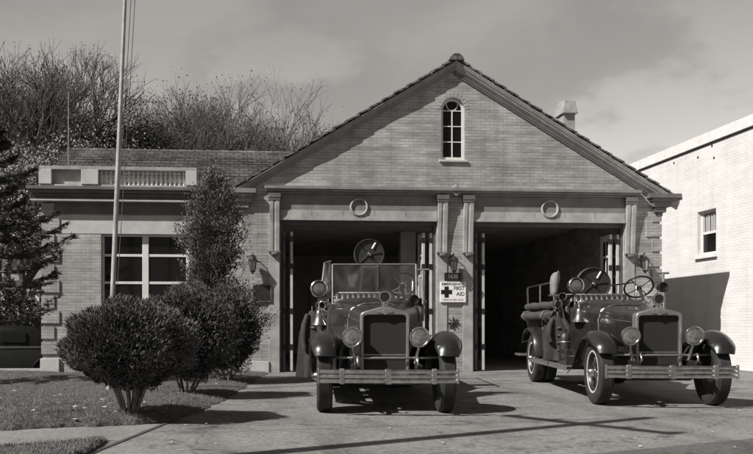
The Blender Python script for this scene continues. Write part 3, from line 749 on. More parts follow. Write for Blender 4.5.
RW = 0.45; TR = 0.755; WBASE = 4.25
def make_engine(name, label, reel_z, reel_r, dl=0.0, dz=0.0):
    E = empty(name, label, 'fire engine')
    P = MT['paint']
    # frame, axles, springs
    mb = MB()
    for s in (-1, 1): mb.box(s*.40-.035, s*.40+.035, -.50, 5.5, .50, .62)
    for y in (.2, 1.5, 2.6, 3.8, 5.0): mb.box(-.364, .364, y, y+.08, .52, .60)
    mb.box(-.36, .36, .3, 1.7, .34, .498); mb.box(-.20, .20, 1.7, 3.4, .30, .497)
    ch = mb.build('chassis', MT['black'], E, .006)
    mb = MB(); mb.tube([(-.66, 0, RW), (-.45, 0, RW-.08), (.45, 0, RW-.08), (.66, 0, RW)], .038, 10); mb.build('front_axle', MT['black'], E, smooth=60)
    mb = MB(); mb.tube([(-.66, WBASE, RW), (-.2, WBASE, RW), (.2, WBASE, RW), (.66, WBASE, RW)], [.05, .06, .06, .05], 10); mb.lathe([(.08, -.2), (.17, -.08), (.17, .08), (.08, .2)], Matrix.Translation((0, WBASE, RW)), 16); mb.build('rear_axle', MT['black'], E, smooth=60)
    for s in (-1, 1):
        for yc, l in ((0, .5), (WBASE, .62)):
            mb = MB()
            for k in range(4): mb.tube([(s*.46, yc-l*(1-.18*k), .50-.022*k), (s*.46, yc, .405-.022*k+.02), (s*.46, yc+l*(1-.18*k), .50-.022*k)], .018, 6)
            mb.build('leaf_spring', MT['black'], E)
    # wheels
    for (s, y, dual) in ((-1, 0, 0), (1, 0, 0), (-1, WBASE, 1), (1, WBASE, 1)):
        M = Matrix.Translation((s*TR, y, RW)) @ Matrix.Rotation(s*PI/2, 4, 'Y')     # local z points outward
        mb = MB()
        mb.lathe([(.245, -.08), (.305, -.08), (.305, .075), (.29, .085), (.262, .085), (.252, .06), (.245, .05)], M, 40, closed=True)
        for k in range(12):
            a = 2*PI*k/12; mb.tube([M @ Vector((.07*math.cos(a), .07*math.sin(a), .035)), M @ Vector((.25*math.cos(a), .25*math.sin(a), .02))], [.03, .022], 8)
        mb.lathe([(.255, -.07), (.255, -.03), (.06, -.01), (0, -.01)], M, 32)
        wh = mb.build('wheel', MT['black'], E, smooth=40)
        mb = MB()
        pr = [(.30, -.085), (.34, -.10), (.40, -.098), (.435, -.08), (.447, -.05)]
        for k in range(5):                              # tread ribs
            z = -.042+.021*k; pr += [(.45, z-.006), (.45, z+.006), (.442, z+.008), (.442, z+.013)]
        pr += [(.447, .065), (.435, .085), (.40, .10), (.34, .10), (.30, .09)]
        mb.lathe(pr, M, 56, closed=True); mb.build('tyre', MT['rubber'], wh, smooth=28)
        mb = MB().lathe([(.262, .086), (.285, .090), (.30, .088), (.304, .07)], M, 40).lathe([(.304, .0), (.304, .01)], M, 40); 
        mb = MB().lathe([(.270, .084), (.273, .090), (.294, .092), (.299, .086), (.294, .080), (.273, .080)], M, 40, closed=True); mb.build('rim', MT['door_paint'], wh, smooth=40)
        mb = MB().lathe([(.085, .0), (.085, .055), (.06, .07), (.055, .12), (.03, .15), (0, .155)], M, 20)
        for k in range(6):
            a = 2*PI*k/6; mb.lathe([(.012, .05), (.012, .07)], M @ Matrix.Translation((.07*math.cos(a), .07*math.sin(a), 0)), 6)
        mb.build('hub', MT['chrome'], wh, smooth=40)
        if dual:
            M2 = Matrix.Translation((s*(TR-.21), y, RW)) @ Matrix.Rotation(s*PI/2, 4, 'Y')
            MB().lathe(pr, M2, 48, closed=True).build('inner_tyre', MT['rubber'], wh, smooth=28)
    # bumper: three spring bars
    bz = .49
    mb = MB(); 
    def bow(x): return -.66+.05*(abs(x)/.87)**2.2
    xs = [-.845+1.69*i/16 for i in range(17)]
    for k in (-1, 0, 1):
        secs = [[(x, bow(x)-.016*math.cos(a_), bz+k*.056+.0262*math.sin(a_)) for a_ in [2*PI*j_/12 for j_ in range(12)]] for x in xs]
        mb.loft(secs)
    bp = mb.build('bumper', MT['chrome'], E, smooth=60)
    for x, w in ((0, .035), (-.55, .028), (.55, .028), (.832, .012), (-.832, .012)):
        MB().box(x-w, x+w, bow(x)-.034, bow(x)+.018, bz-.092, bz+.092).build('clamp', MT['chrome'] if abs(x) < .1 else MT['dull_metal'], bp, .006)
    mb = MB()
    for s in (-1, 1): mb.tube([(s*.42, bow(.5)+.02, bz), (s*.42, -.5, .53), (s*.40, -.35, .56)], .03, 8)
    mb.build('bumper_iron', MT['black'], bp, smooth=60)
    # radiator
    def rad_out(w, zb, zs, zt):
        r_ = [(w, zb), (w, zs-.05), (w-.008, zs-.02), (w-.03, zs), (w-.07, zs+.014), (.09, zt-.012), (.045, zt), ]
        return [(-x, z) for x, z in r_[:1]]+r_+[(-x, z) for x, z in reversed(r_[1:])]
    hole = [(-.264, .50), (.264, .50), (.266, 1.19), (.255, 1.215), (.22, 1.225), (0, 1.228), (-.22, 1.225), (-.255, 1.215), (-.266, 1.19)]
    mb = MB().plate(rad_out(.308, .46, 1.262, 1.328), [hole], 'Y', -.16, .02)
    rs = mb.build('radiator_shell', MT['paint_grey'], E, .012, smooth=35)
    MB().box(-.28, .28, -.10, -.05, .49, 1.235).build('radiator_core', MT['core'], rs)
    MB().box(-.264, .264, -.135, -.12, .72, .735).build('tie_bar', MT['dull_metal'], rs)
    mb = MB(); mb.lathe([(.05, 0), (.055, .03), (.03, .045), (.026, .06), (.05, .08), (.062, .115), (.05, .15), (.025, .165), (0, .168)], Matrix.Translation((0, -.07, 1.335)), 16)
    Mc = Matrix.Translation((0, -.14, 1.45)) @ Matrix.Rotation(PI/2, 4, 'X')
    mb.lathe([(.05, -.05), (.075, -.02), (.08, .0), (.074, .014), (.058, .012), (.055, -.03)], Mc, 20, closed=True)
    rc_ = mb.build('radiator_cap', MT['chrome'], rs, smooth=40)
    MB().lathe([(.057, -.02), (.057, .002), (.02, .008), (0, .009)], Mc, 20).build('cap_face', MT['black'], rc_, smooth=40)
    mb = MB().plate([(-.10, 1.262), (-.04, 1.25), (0, 1.225), (.04, 1.25), (.10, 1.262), (.09, 1.285), (.03, 1.282), (0, 1.30), (-.03, 1.282), (-.09, 1.285)], [], 'Y', -.175, -.161); mb.build('emblem', MT['chrome'], rs, .004)
    # hood and cowl
    secs = [hood_sec(.022, .300, .62, 1.14, 1.302), hood_sec(.5, .325, .62, 1.16, 1.33), hood_sec(1.3, .40, .62, 1.20, 1.39)]
    hd = MB().loft(secs).build('hood', P, E, .006, smooth=35)
    for s in (-1, 1):
        mb = MB()
        for k in range(12):
            y = .28+k*.075; x = .303+.022*(y/.5) if y < .5 else .325+.075*(y-.5)/.8; mb.box(s*(x-.005)-.012, s*(x-.005)+.012, y, y+.035, .84, 1.08)
        mb.build('louvre', P, hd, .006)
        mb = MB(); mb.tube([(s*.308, .05, 1.138), (s*.333, .5, 1.158), (s*.41, 1.29, 1.197)], .009, 6); mb.build('hood_hinge', MT['chrome'], hd)
    mb = MB().loft([[(x*1.02, y, z+.0) for (x, y, z) in hood_sec(yy, w, .62, zs, zt)] for yy, w, zs, zt in ((1.302, .40, 1.20, 1.395), (1.35, .42, 1.21, 1.42), (1.62, .60, 1.24, 1.47), (1.82, .70, 1.25, 1.50))])
    cw = mb.build('cowl', P, E, .006, smooth=35)
    mb = MB().tube([(-.408, 1.30, .66), (-.41, 1.30, 1.18), (-.36, 1.30, 1.32), (-.2, 1.30, 1.395), (0, 1.30, 1.405), (.2, 1.30, 1.395), (.36, 1.30, 1.32), (.41, 1.30, 1.18), (.408, 1.30, .66)], .014, 8); mb.build('cowl_band', MT['chrome'], cw, smooth=60)
    # front fenders
    pth = smooth_path([(-.46, .72), (-.40, .85), (-.23, .97), (.02, 1.02), (.30, .96), (.60, .76), (.85, .56), (1.12, .47)], 5)
    for s in (-1, 1):
        def pf(t, s=s):
            w = .115+.062*math.sin(min(1, t*3.2)*PI/2) ; cx = s*(.755+.02*math.sin(t*PI)); dr = .085*math.sin(min(1, t*2.5)*PI/2)+.03
            return [(cx+q*w, -dr*abs(q)**2.4) for q in (-1, -.85, -.65, -.4, -.15, .15, .4, .65, .85, 1)]
        sweep(MB(), pth, pf).build('front_fender', P, E, smooth=60, solid=.012)
        mb = MB().add([(s*.41, y, min(z, .80)) for y, z in pth[14:]]+[(s*.60, y, z-.05) for y, z in pth[14:]], [(i, i+1, len(pth)-14+i+1, len(pth)-14+i) for i in range(len(pth)-15)]); mb.build('fender_apron', MT['black'], E, solid=.008, smooth=60)
    pth = smooth_path([(WBASE-.62, .50), (WBASE-.55, .78), (WBASE-.35, .98), (WBASE, 1.05), (WBASE+.35, .98), (WBASE+.56, .75)], 5)
    for s in (-1, 1):
        def pf(t, s=s): return [(s*.745+q*.185, -.05*abs(q)**2.5) for q in (-1, -.8, -.5, 0, .5, .8, 1)]
        sweep(MB(), pth, pf).build('rear_fender', P, E, smooth=60, solid=.012)
    # headlamps on a cross bar
    mb = MB().tube([(-.72, -.12, .70), (-.45, -.20, .69), (.45, -.20, .69), (.72, -.12, .70)], .016, 8); mb.build('headlight_bar', MT['dull_metal'], E, smooth=60)
    for s in (-1, 1):
        M = Matrix.Translation((s*.415, -.27, .95)) @ Matrix.Rotation(PI/2, 4, 'X')    # z -> -y (forward)
        mb = MB().lathe([(0, -.20), (.05, -.19), (.095, -.13), (.118, -.05), (.122, .0), (.122, .012)], M, 28); hl = mb.build('headlight', MT['black'], E, smooth=40)
        MB().lathe([(.122, -.01), (.130, .0), (.132, .02), (.124, .035), (.112, .036), (.112, .0)], M, 32, closed=True).build('bezel', MT['chrome'], hl, smooth=40)
        MB().lathe([(.114, .02), (.09, .034), (.05, .043), (.0, .046)], M, 28).build('lens', MT['lens'], hl, smooth=60)
        mb = MB().lathe([(.024, .047), (.024, .055), (0, .06)], M, 12); mb.build('bulb_cap', MT['chrome'], hl)
        mb = MB().tube([(s*.415, -.25, .84), (s*.405, -.22, .78), (s*.37, -.2, .62)], [.022, .022, .028], 10); mb.build('headlight_post', MT['chrome'], hl, smooth=60)
    # tow hooks
    for s in (-1, 1): MB().tube([(s*.36, -.48, .60), (s*.36, -.56, .64), (s*.36, -.54, .72), (s*.36, -.47, .71)], .017, 8).build('tow_hook', MT['chrome'], ch, smooth=60)
    # running boards, tool box, steps
    for s in (-1, 1):
        x0, x1 = sorted((s*.56, s*.93)); rb = MB().box(x0, x1, 1.12, WBASE-.60, .415, .455).build('running_board', MT['black'], E, .006)
        x0, x1 = sorted((s*.555, s*.945)); MB().box(x0, x1, 1.10, WBASE-.58, .4555, .464).box(*sorted((s*.931, s*.946)), 1.10, WBASE-.58, .40, .4545).build('tread_plate', MT['paint_grey'], rb, .003)
        mb = MB().box(*sorted((s*.60, s*.86)), 1.45, 1.95, .465, .70); tb = mb.build('tool_box', P, E, .012)
        mb = MB().box(*sorted((s*.595, s*.865)), 1.445, 1.955, .6, .612).box(*sorted((s*.861, s*.872)), 1.66, 1.74, .57, .64); mb.build('lid_strip', MT['chrome'], tb)
    # body: cab sides, seat, hose bed
    mb = MB(); mb.loft([[(-.62, y, .62), (.62, y, .62), (.66, y, z), (.60, y, z+.0), (.56, y, .70), (-.56, y, .70), (-.60, y, z), (-.66, y, z)] for y, z in ((1.822, 1.16), (2.1, .95), (2.35, .95), (2.6, 1.15), (2.85, 1.32), (2.95, 1.35))])
    mb.build('cab_side', P, E, .006, smooth=35)
    st_ = MB().box(-.58, .58, 2.25, 2.80, .71, 1.05).build('seat', MT['leather'], E, .04)
    mb = MB()                                             # tufted back
    n = 13
    for k in range(n):
        x = -.56+1.12*(k+.5)/n; mb.tube([(x, 2.80, 1.02), (x, 2.83, 1.30), (x, 2.88, 1.50), (x, 2.93, 1.56), (x, 2.98, 1.55)], [.05, .055, .055, .05, .03], 8)
    mb.box(-.60, .60, 2.90, 3.0, 1.0, 1.53)
    mb.build('seat_back', MT['leather'], E, smooth=50)
    MB().tube([(-.62, 2.96, 1.30), (-.60, 2.96, 1.50), (-.5, 2.97, 1.60), (.5, 2.97, 1.60), (.60, 2.96, 1.50), (.62, 2.96, 1.30)], .018, 8).build('seat_rail', MT['dull_metal'], E, smooth=60)
    mb = MB().loft([[(-.66, y, .66), (.66, y, .66), (.68, y, 1.36), (.60, y, 1.36), (.58, y, .74), (-.58, y, .74), (-.60, y, 1.36), (-.68, y, 1.36)] for y in (3.02, 5.45)])
    hb = mb.build('hose_bed', P, E, .008)
    mb = MB().box(-.575, .575, 3.03, 3.08, .75, 1.38); mb.build('front_panel', P, hb)
    mb = MB()
    for k in range(9):
        for q in range(4): mb.tube([(-.5+.125*k, 3.1, 1.05+.085*q), (-.5+.125*k+.01, 4.2, 1.06+.085*q), (-.5+.125*k, 5.4, 1.05+.085*q)], .042, 6)
    mb.build('hose_load', MT['canvas'], hb, smooth=50)
    MB().box(-.85, .85, 5.47, 5.95, .44, .48).box(-.5, .5, 5.2, 5.469, .45, .475).build('tailboard', MT['paint_grey'], E, .006)
    # grab rails along the hose bed
    for s in (-1, 1):
        mb = MB().tube([(s*.69, 3.05, 1.36), (s*.70, 3.06, 1.78), (s*.70, 3.12, 1.82), (s*.70, 5.3, 1.82), (s*.70, 5.4, 1.78), (s*.69, 5.42, 1.36)], .016, 8)
        mb.tube([(s*.70, 4.2, 1.36), (s*.70, 4.2, 1.82)], .013, 8)
        mb.build('grab_rail', MT['chrome'], E, smooth=60)
    # booster reel behind the seat
    M = Matrix.Translation((0, 3.28, reel_z)) @ Matrix.Rotation(PI/2, 4, 'X')
    R_ = reel_r
    mb = MB().lathe([(R_*.93, .02), (R_*.93, .035), (R_, .04), (R_, .165), (R_*.985, .175), (R_*.95, .175), (R_*.93, .165), (R_*.90, .14), (0, .135)], M, 44).lathe([(R_*.93, .01), (R_*.93, .02), (0, .02)], M, 30)
    rl = mb.build('hose_reel', MT['leather'], E, smooth=40)
    MB().lathe([(R_*1.004, .045), (R_*1.012, .06), (R_*1.012, .15), (R_*1.004, .165)], M, 44, closed=True).build('reel_band', MT['paint_grey'], rl, smooth=40)
    for a, r_, m_, q0 in ((1.05, .017, 'white_paint', .40), (2.35, .008, 'black', .1), (-.9, .008, 'black', .1), (3.9, .008, 'black', .1), (0.1, .008, 'black', .1)):  # one spoke coloured white as its bright gleam, the rest black
        MB().tube([M @ Vector((R_*q0*math.cos(a), R_*q0*math.sin(a), .15)), M @ Vector((R_*.86*math.cos(a), R_*.86*math.sin(a), .15))], r_, 8).build('spoke', MT[m_], rl)
    MB().lathe([(.035, .13), (.035, .17), (.015, .19), (0, .19)], M, 12).build('reel_hub', MT['chrome'], rl)
    mb = MB()
    for s in (-1, 1): mb.tube([(s*.18, 3.2, 1.34), (s*.10, 3.2, reel_z-R_*.9), (s*.05, 3.2, reel_z)], .018, 6); mb.tube([(s*.18, 3.33, 1.34), (s*.05, 3.33, reel_z)], .018, 6)
    mb.build('reel_stand', MT['black'], rl)
    # steering wheel on the driver's (right-hand in the view) side
    sc_ = Vector((.44, 2.10, 1.70)); ax = Vector((0, .72, .69)).normalized(); M = align(ax, sc_)
    mb = MB()
    ring = [(.225+.016*math.cos(2*PI*k/8), .016*math.sin(2*PI*k/8)) for k in range(8)]
    mb.lathe(ring, M, 40, closed=True); sw_ = mb.build('steering_wheel', MT['black'], E, smooth=60)
    mb = MB()
    for k in range(4):
        a = PI/4+PI/2*k; mb.tube([M @ Vector((0, 0, -.03)), M @ Vector((.22*math.cos(a), .22*math.sin(a), 0))], .011, 6)
    mb.lathe([(.04, -.05), (.04, .0), (0, .01)], M, 12); mb.build('wheel_spider', MT['dull_metal'], sw_)
    MB().tube([sc_-ax*.03, sc_-ax*.75], .024, 8).build('steering_column', MT['black'], sw_, smooth=60)
    mb = MB()                                             # instrument panel
    mb.box(-.60, .60, 1.78, 1.815, 1.22, 1.47)
    dp = mb.build('instrument_panel', MT['wood'], E, .01)
    mb = MB()
    for x in (-.12, .06, .22): mb.lathe([(.05, 0), (.05, .012), (.04, .015), (0, .015)], Matrix.Translation((x, 1.816, 1.37)) @ Matrix.Rotation(-PI/2, 4, 'X'), 16)
    mb.build('gauge', MT['chrome'], dp)
    # post with a T handle beside the driver
    mb = MB().tube([(.70, 1.70, 1.15), (.71, 1.74, 1.55), (.71, 1.78, 1.90)], .022, 8); mb.tube([(.63, 1.78, 1.90), (.80, 1.78, 1.905)], .017, 8); mb.build('hand_lever', MT['dull_metal'], E, smooth=60)
    # hard suction hoses on the left
    for (x, z, r_) in ((-.80, 1.24, .078), (-.74, 1.42, .070)):
        mb = MB(); pts = [(x, 2.55+.1*k, z+.006*math.sin(k*.7)) for k in range(27)]
        mb.tube(pts, [r_*(1.0 if k % 2 else .965) for k in range(27)], 16); so = mb.build('suction_hose', MT['hose'], E, smooth=60)
        Mh = Matrix.Translation((x, 2.56, z)) @ Matrix.Rotation(PI/2, 4, 'X')
        MB().lathe([(r_*1.12, -.06), (r_*1.12, .05), (r_*1.02, .06), (r_*.78, .06), (r_*.72, .0), (r_*.70, -.05)], Mh, 24, closed=True).build('coupling', MT['chrome'], so, smooth=40)
        MB().lathe([(r_*.72, .01), (0, .008)], Mh, 20).build('bore', MT['black'], so)
    mb = MB()
    for y in (3.15, 4.9): mb.tube([(-.67, y, 1.12), (-.80, y, 1.14), (-.90, y, 1.22), (-.86, y, 1.32), (-.72, y, 1.33), (-.66, y, 1.50)], .014, 6)
    mb.build('hose_bracket', MT['dull_metal'], E)
    # discharge nozzles by the cowl on the left
    for (x, y, z, s) in ((-.62+.9*dl, 2.02, 1.40+.3*dz, 1.0), (-.72, 2.35, 1.55, .9), (.70, 1.95, 1.42, .95)):
        Mn = Matrix.Translation((x, y, z)) @ Matrix.Rotation(PI/2, 4, 'X') @ Matrix.Scale(s, 4)
        mb = MB().lathe([(.03, -.28), (.03, -.12), (.045, -.06), (.07, .02), (.076, .05), (.07, .056), (.055, .05), (.045, -.02), (0, -.03)], Mn, 20)
        nz = mb.build('horn', MT['black'], E, smooth=40)
        MB().lathe([(.070, .05), (.078, .054), (.074, .06), (.066, .058)], Mn, 20, closed=True).build('horn_rim', MT['chrome'], nz, smooth=50)
        MB().tube([(x, y+.15, z), (x*.95, y+.2, z-.14), (x*.86, y+.2, 1.12)], .014, 6).build('horn_stem', MT['dull_metal'], nz, smooth=60)
    # extinguishers, axe and a rolled hose on the side
    for y in (2.12, 2.34):
        ex = MB().lathe([(.0, 0), (.085, 0), (.09, .02), (.09, .40), (.07, .47), (.03, .50), (.03, .55), (0, .56)], Matrix.Translation((-.72, y, .468)), 20).build('extinguisher', MT['bronze'], E, smooth=40)
        MB().lathe([(.092, .12), (.096, .13), (.092, .14)], Matrix.Translation((-.72, y, .468)), 20).lathe([(.092, .33), (.096, .34), (.092, .35)], Matrix.Translation((-.72, y, .468)), 20).build('strap', MT['dull_metal'], ex)
    mb = MB().tube([(-.70, 3.1, .98), (-.70, 3.95, 1.02)], .018, 8); ax_ = mb.build('axe', MT['wood'], E)
    MB().plate([(3.86, .90), (3.98, .86), (3.99, 1.16), (3.93, 1.20), (3.88, 1.10)], [], 'X', -.715, -.69).build('axe_head', MT['dull_metal'], ax_, .004)
    mb = MB(); pts = []
    for k in range(70):
        a = 2*PI*k/14; r_ = .07+.0028*k; pts.append((-.74-.004*math.sin(a*2), 3.45+r_*math.cos(a), .80+.02+r_*math.sin(a)))
    mb.tube(pts, .026, 7); mb.build('hose_roll', MT['canvas'], E, smooth=60)
    mb = MB()
    secs = []
    for i_ in range(15):
        y = 2.95+.18*i_; secs.append([(-.60, y, 1.40+.03*math.sin(i_*1.3)), (-.66, y, 1.42+.03*math.sin(i_*1.1)), (-.70, y, 1.36), (-.705-.012*math.sin(i_*2.1), y, 1.15), (-.70-.02*math.sin(i_*1.7), y, .98+.05*math.sin(i_*.9))])
    mb.loft(secs, caps=False, closed=False); mb.build('side_tarp', MT['canvas'], E, smooth=60, solid=.012)
    # bell on a bracket
    bx, by, bzz = -.62+dl, 1.62, 1.15+.5*dz
    mb = MB().lathe([(0, .20), (.03, .20), (.045, .185), (.055, .15), (.062, .10), (.075, .05), (.105, .01), (.118, -.012), (.112, -.018), (.09, .01), (.055, .06), (.03, .15), (0, .16)], Matrix.Translation((bx, by, bzz)), 28)
    be = mb.build('bell', MT['chrome'], E, smooth=50)
    mb = MB().tube([(bx, by, bzz+.19), (bx, by, bzz+.30), (bx+.03, by, bzz+.33), (bx+.13, by, bzz+.32), (bx+.19, by, bzz+.24)], .014, 8); mb.lathe([(.022, .19), (.028, .22), (.018, .25)], Matrix.Translation((bx, by, bzz)), 10); mb.build('bell_bracket', MT['chrome'], be, smooth=60)
    MB().lathe([(0, -.03), (.018, -.025), (.02, -.005), (0, .02)], Matrix.Translation((bx, by, bzz)), 10).build('clapper', MT['black'], be, smooth=60)
    # searchlight on the left
    lx, ly, lz_ = -.60+1.15*dl, 1.95, 1.72+dz
    M = Matrix.Translation((lx, ly, lz_)) @ Matrix.Rotation(.22, 4, 'Z') @ Matrix.Rotation(PI/2, 4, 'X')
    sl_ = MB().lathe([(0, -.16), (.06, -.15), (.105, -.09), (.12, 0), (.12, .03)], M, 28).build('searchlight', MT['black'], E, smooth=40)
    MB().lathe([(.12, .0), (.132, .01), (.132, .035), (.12, .045), (.108, .04), (.108, .01)], M, 32, closed=True).build('bezel', MT['chrome'], sl_, smooth=40)
    MB().lathe([(.11, .025), (.07, .036), (0, .042)], M, 24).build('lens', MT['lens'], sl_, smooth=60)
    MB().tube([(lx, ly+.02, lz_-.12), (lx, ly+.03, 1.35), (-.56, ly-.05, 1.22)], .016, 8).build('searchlight_post', MT['dull_metal'], sl_, smooth=60)
    # radiator-side spot horn on a slanting arm (right of the view)
    return E

def place(E, px, py, vp):
    p = G(px, py); E.location = p
    ang = A + math.atan((vp - XP)/F); E.rotation_euler = (math.radians(-0.57)*-1, 0, -ang)
E1 = make_engine('fire_engine', 'dark fire engine with a windshield, parked head on in the first bay beside the bushes', 2.24, .245, -.20, -.09)
place(E1, 384, 411.5, 318)
E2 = make_engine('fire_engine', 'dark open fire engine without a windshield, parked by the white building', 1.79, .29)
place(E2, 655, 404.5, 362)
for E in (E1, E2): E['group'] = 'fire engines parked before the station'
# what only one of them has -----------------------------------------------------
def add_windshield(E):
    g_ = Mat('windshield_glass'); 
    tb = g_.node('ShaderNodeBsdfTransparent'); gl = g_.node('ShaderNodeBsdfGlossy', i_Roughness=0.10); df = g_.node('ShaderNodeBsdfDiffuse')
    tc = g_.node('ShaderNodeTexCoord'); nz = g_.node('ShaderNodeTexNoise', i_Scale=2.2, i_Detail=10.0, i_Distortion=1.2); g_.link(tc, 'Object', nz, 'Vector')
    gl.inputs['Color'].default_value = W(.6); df.inputs['Color'].default_value = W(.30)
    rr = g_.ramp([(.40, .05), (.60, .14), (.66, .30)]); g_.link(nz, 'Fac', rr, 'Fac')  # pale streaks mixed into the glass as painted reflections
    m1 = g_.node('ShaderNodeMixShader'); g_.link(rr, 'Color', m1, 0); g_.link(tb, 0, m1, 1); g_.link(df, 0, m1, 2)
    fr = g_.node('ShaderNodeFresnel', i_IOR=1.45); m2 = g_.node('ShaderNodeMixShader'); g_.link(fr, 0, m2, 0); g_.link(m1, 0, m2, 1); g_.link(gl, 0, m2, 2)
    g_.link(m2, 0, g_.n['Material Output'], 'Surface')
    def pos(z): return 1.80+.16*(z-1.45)
    z0, z1, zm = 1.46, 1.99, 1.475
    mb = MB(); hw = .62
    for s in (-1, 1): mb.tube([(s*hw, pos(1.30), 1.30), (s*hw, pos(z1), z1)], .018, 8)
    mb.tube([(-hw, pos(z1), z1), (hw, pos(z1), z1)], .013, 8); mb.tube([(-hw, pos(z0), z0), (hw, pos(z0), z0)], .015, 8)
    ws = mb.build('windshield', MT['dull_metal'], E, smooth=60)
    mb = MB(); mb.loft([[(-hw, pos(z)-.003, z), (hw, pos(z)-.003, z), (hw, pos(z)+.003, z), (-hw, pos(z)+.003, z)] for z in (z0, z1)]); mb.build('glass', g_.m, ws)
    mb = MB().loft([[(-hw-.03, pos(z), z), (-hw-.03, pos(z)+.005, z), (-hw-.03-.16*k, pos(z)+.30, z), (-hw-.03-.16*k, pos(z)+.295, z)] for z, k in ((z0+.02, 1), (z1+.05, .55))]); mb.build('wind_wing', g_.m, ws)
    mb = MB(); mb.tube([(-hw-.03, pos(z1), z1+.05), (-hw-.12, pos(z1)+.3, z1+.05), (-hw-.19, pos(z0)+.3, z0)], .012, 6)
    mb.build('wing_frame', MT['dull_metal'], ws)
    mb = MB().tube([(.05, pos(1.9)-.01, 1.98), (.05, pos(1.6)-.012, 1.66)], .005, 5); mb.build('wiper', MT['chrome'], ws)
add_windshield(E1)
def add_spot(E, x, y, z, d, L):
    d = Vector(d).normalized(); p0 = Vector((x, y, z)); p1 = p0+d*L
    mb = MB().tube([p0, p1], .013, 8); a = mb.build('spotlight_arm', MT['dull_metal'], E, smooth=60)
    M = align(Vector((.25, -1, .12)), p1)
    MB().lathe([(0, -.10), (.04, -.09), (.07, -.03), (.08, .03), (.08, .05), (.065, .055), (.06, .03), (0, .02)], M, 20).build('spotlight', MT['black'], a, smooth=40)
add_spot(E2, .34, 1.32, 1.42, (.32, .25, .30), .42)
add_spot(E1, .52, 1.75, 1.42, (.05, -.2, .05), .12)

def world_of(E, p):
    M = Matrix.Translation(E.location) @ E.rotation_euler.to_matrix().to_4x4(); return M @ Vector(p)
# firemen's coats, boots and a scoop: things that only hang on or stand on the engines
def coat(E, p, h, w, label, mat):
    o = empty('turnout_coat', label, 'coat', world_of(E, p), E.rotation_euler.z, 'coats hung on the engines')
    rnd = random.Random(int(h*1000)); secs = []; n = 26; ph = [rnd.uniform(0, 6.28) for _ in range(5)]
    for i in range(13):
        t = i/12; zz = -h*t; ww = w*(.34+.66*min(1, t*3.0)**.8+.12*t)*(1+.10*math.sin(t*5+ph[0])); dd = w*.34*(.5+.5*min(1, t*3))
        sec = []
        for k in range(n):
            a = 2*PI*k/n; f = 1+(.10+.22*t)*math.sin(5*a+ph[1]+1.3*t)+.07*t*math.sin(9*a+ph[2])
            sec.append((.03*math.sin(4*t+ph[3])+ww*math.cos(a)*f, dd*math.sin(a)*f, zz+.012*math.sin(3*a+ph[4])))
        secs.append(sec)
    b = MB().loft(secs).build('coat_body', mat, o, smooth=60)
    for s in (-1, 1):
        sl = MB().tube([(s*w*.42, -.02, -.05*h), (s*w*.72, -.06, -.22*h), (s*w*.80, -.075, -.42*h), (s*w*.66, -.085, -.58*h)], [.035, .05, .047, .04], 10); sl.build('sleeve', mat, o, smooth=60)
    mb = MB()
    for k in range(4): mb.box(-.03, .03, -w*.40-.01, -w*.40+.012, -h*(.25+.17*k)-.012, -h*(.25+.17*k)+.012)
    mb.build('clasp', MT['dull_metal'], b)
    MB().tube([(0, 0, -.02), (0, .0, .05), (0, .04, .07), (0, .06, .04)], .01, 6).build('hanger_hook', MT['dull_metal'], o)
    return o
coat(E1, (-.93, 2.45, 1.30), 1.02, .17, 'dark long canvas coat hanging beside the bell of the engine with a windshield', MT['canvas'])
coat(E2, (-.80, 2.30, 1.22), .72, .20, 'dark canvas coat hanging under the hoses of the open engine', MT['canvas'])
def boot(E, p, rz, label):
    o = empty('rubber_boot', label, 'boot', world_of(E, p), E.rotation_euler.z+rz, 'boots standing on the running board')
    mb = MB(); secs = []
    for z, a, b, off in ((.0, .048, .13, -.05), (.04, .05, .135, -.05), (.09, .046, .10, -.02), (.14, .05, .065, .0), (.25, .058, .068, .0), (.40, .070, .080, .005), (.42, .072, .082, .005), (.41, .062, .072, .005), (.30, .05, .06, .0)):
        secs.append([(a*math.cos(2*PI*k/14), off+b*math.sin(2*PI*k/14), z) for k in range(14)])
    mb.loft(secs); mb.build('boot_shaft', MT['canvas_pale'] if rz > 0 else MT['hose'], o, smooth=60)
    MB().loft([[(1.08*.048*math.cos(2*PI*k/14), -.05+1.05*.13*math.sin(2*PI*k/14), z) for k in range(14)] for z in (-.012, .012)]).build('sole', MT['black'], o)
boot(E2, (-.82, 2.62, .477), .25, 'pale worn rubber boot on the running board beside the hanging coat')
boot(E2, (-.74, 2.95, .477), -.2, 'darker rubber boot behind the pale boot on the running board')
# scoop shovel held upright by the rail
p = world_of(E2, (-.74, 2.72, 1.60))
S = empty('scoop_shovel', 'pale metal scoop shovel standing blade up beside the searchlight', 'shovel', p, E2.rotation_euler.z+.25)
secs = []
for z, w in ((0, .05), (.06, .065), (.15, .078), (.25, .088), (.33, .078), (.375, .05), (.385, .035)):
    secs.append([(w*q+.06*(z-.2), .09*q*q-.10*z-.03, z+.02*q) for q in (-1, -.6, -.2, .2, .6, 1)])
MB().loft(secs, caps=False, closed=False).build('blade', MT['canvas_pale'], S, solid=.008, smooth=60)
MB().tube([(0, 0, .06), (0, .02, -.2), (0, .05, -.75)], .018, 8).build('handle', MT['wood'], S, smooth=60)
MB().box(-.13, .12, -.03, .03, -.03, -.001).build('collar', MT['chrome'], S, .005)

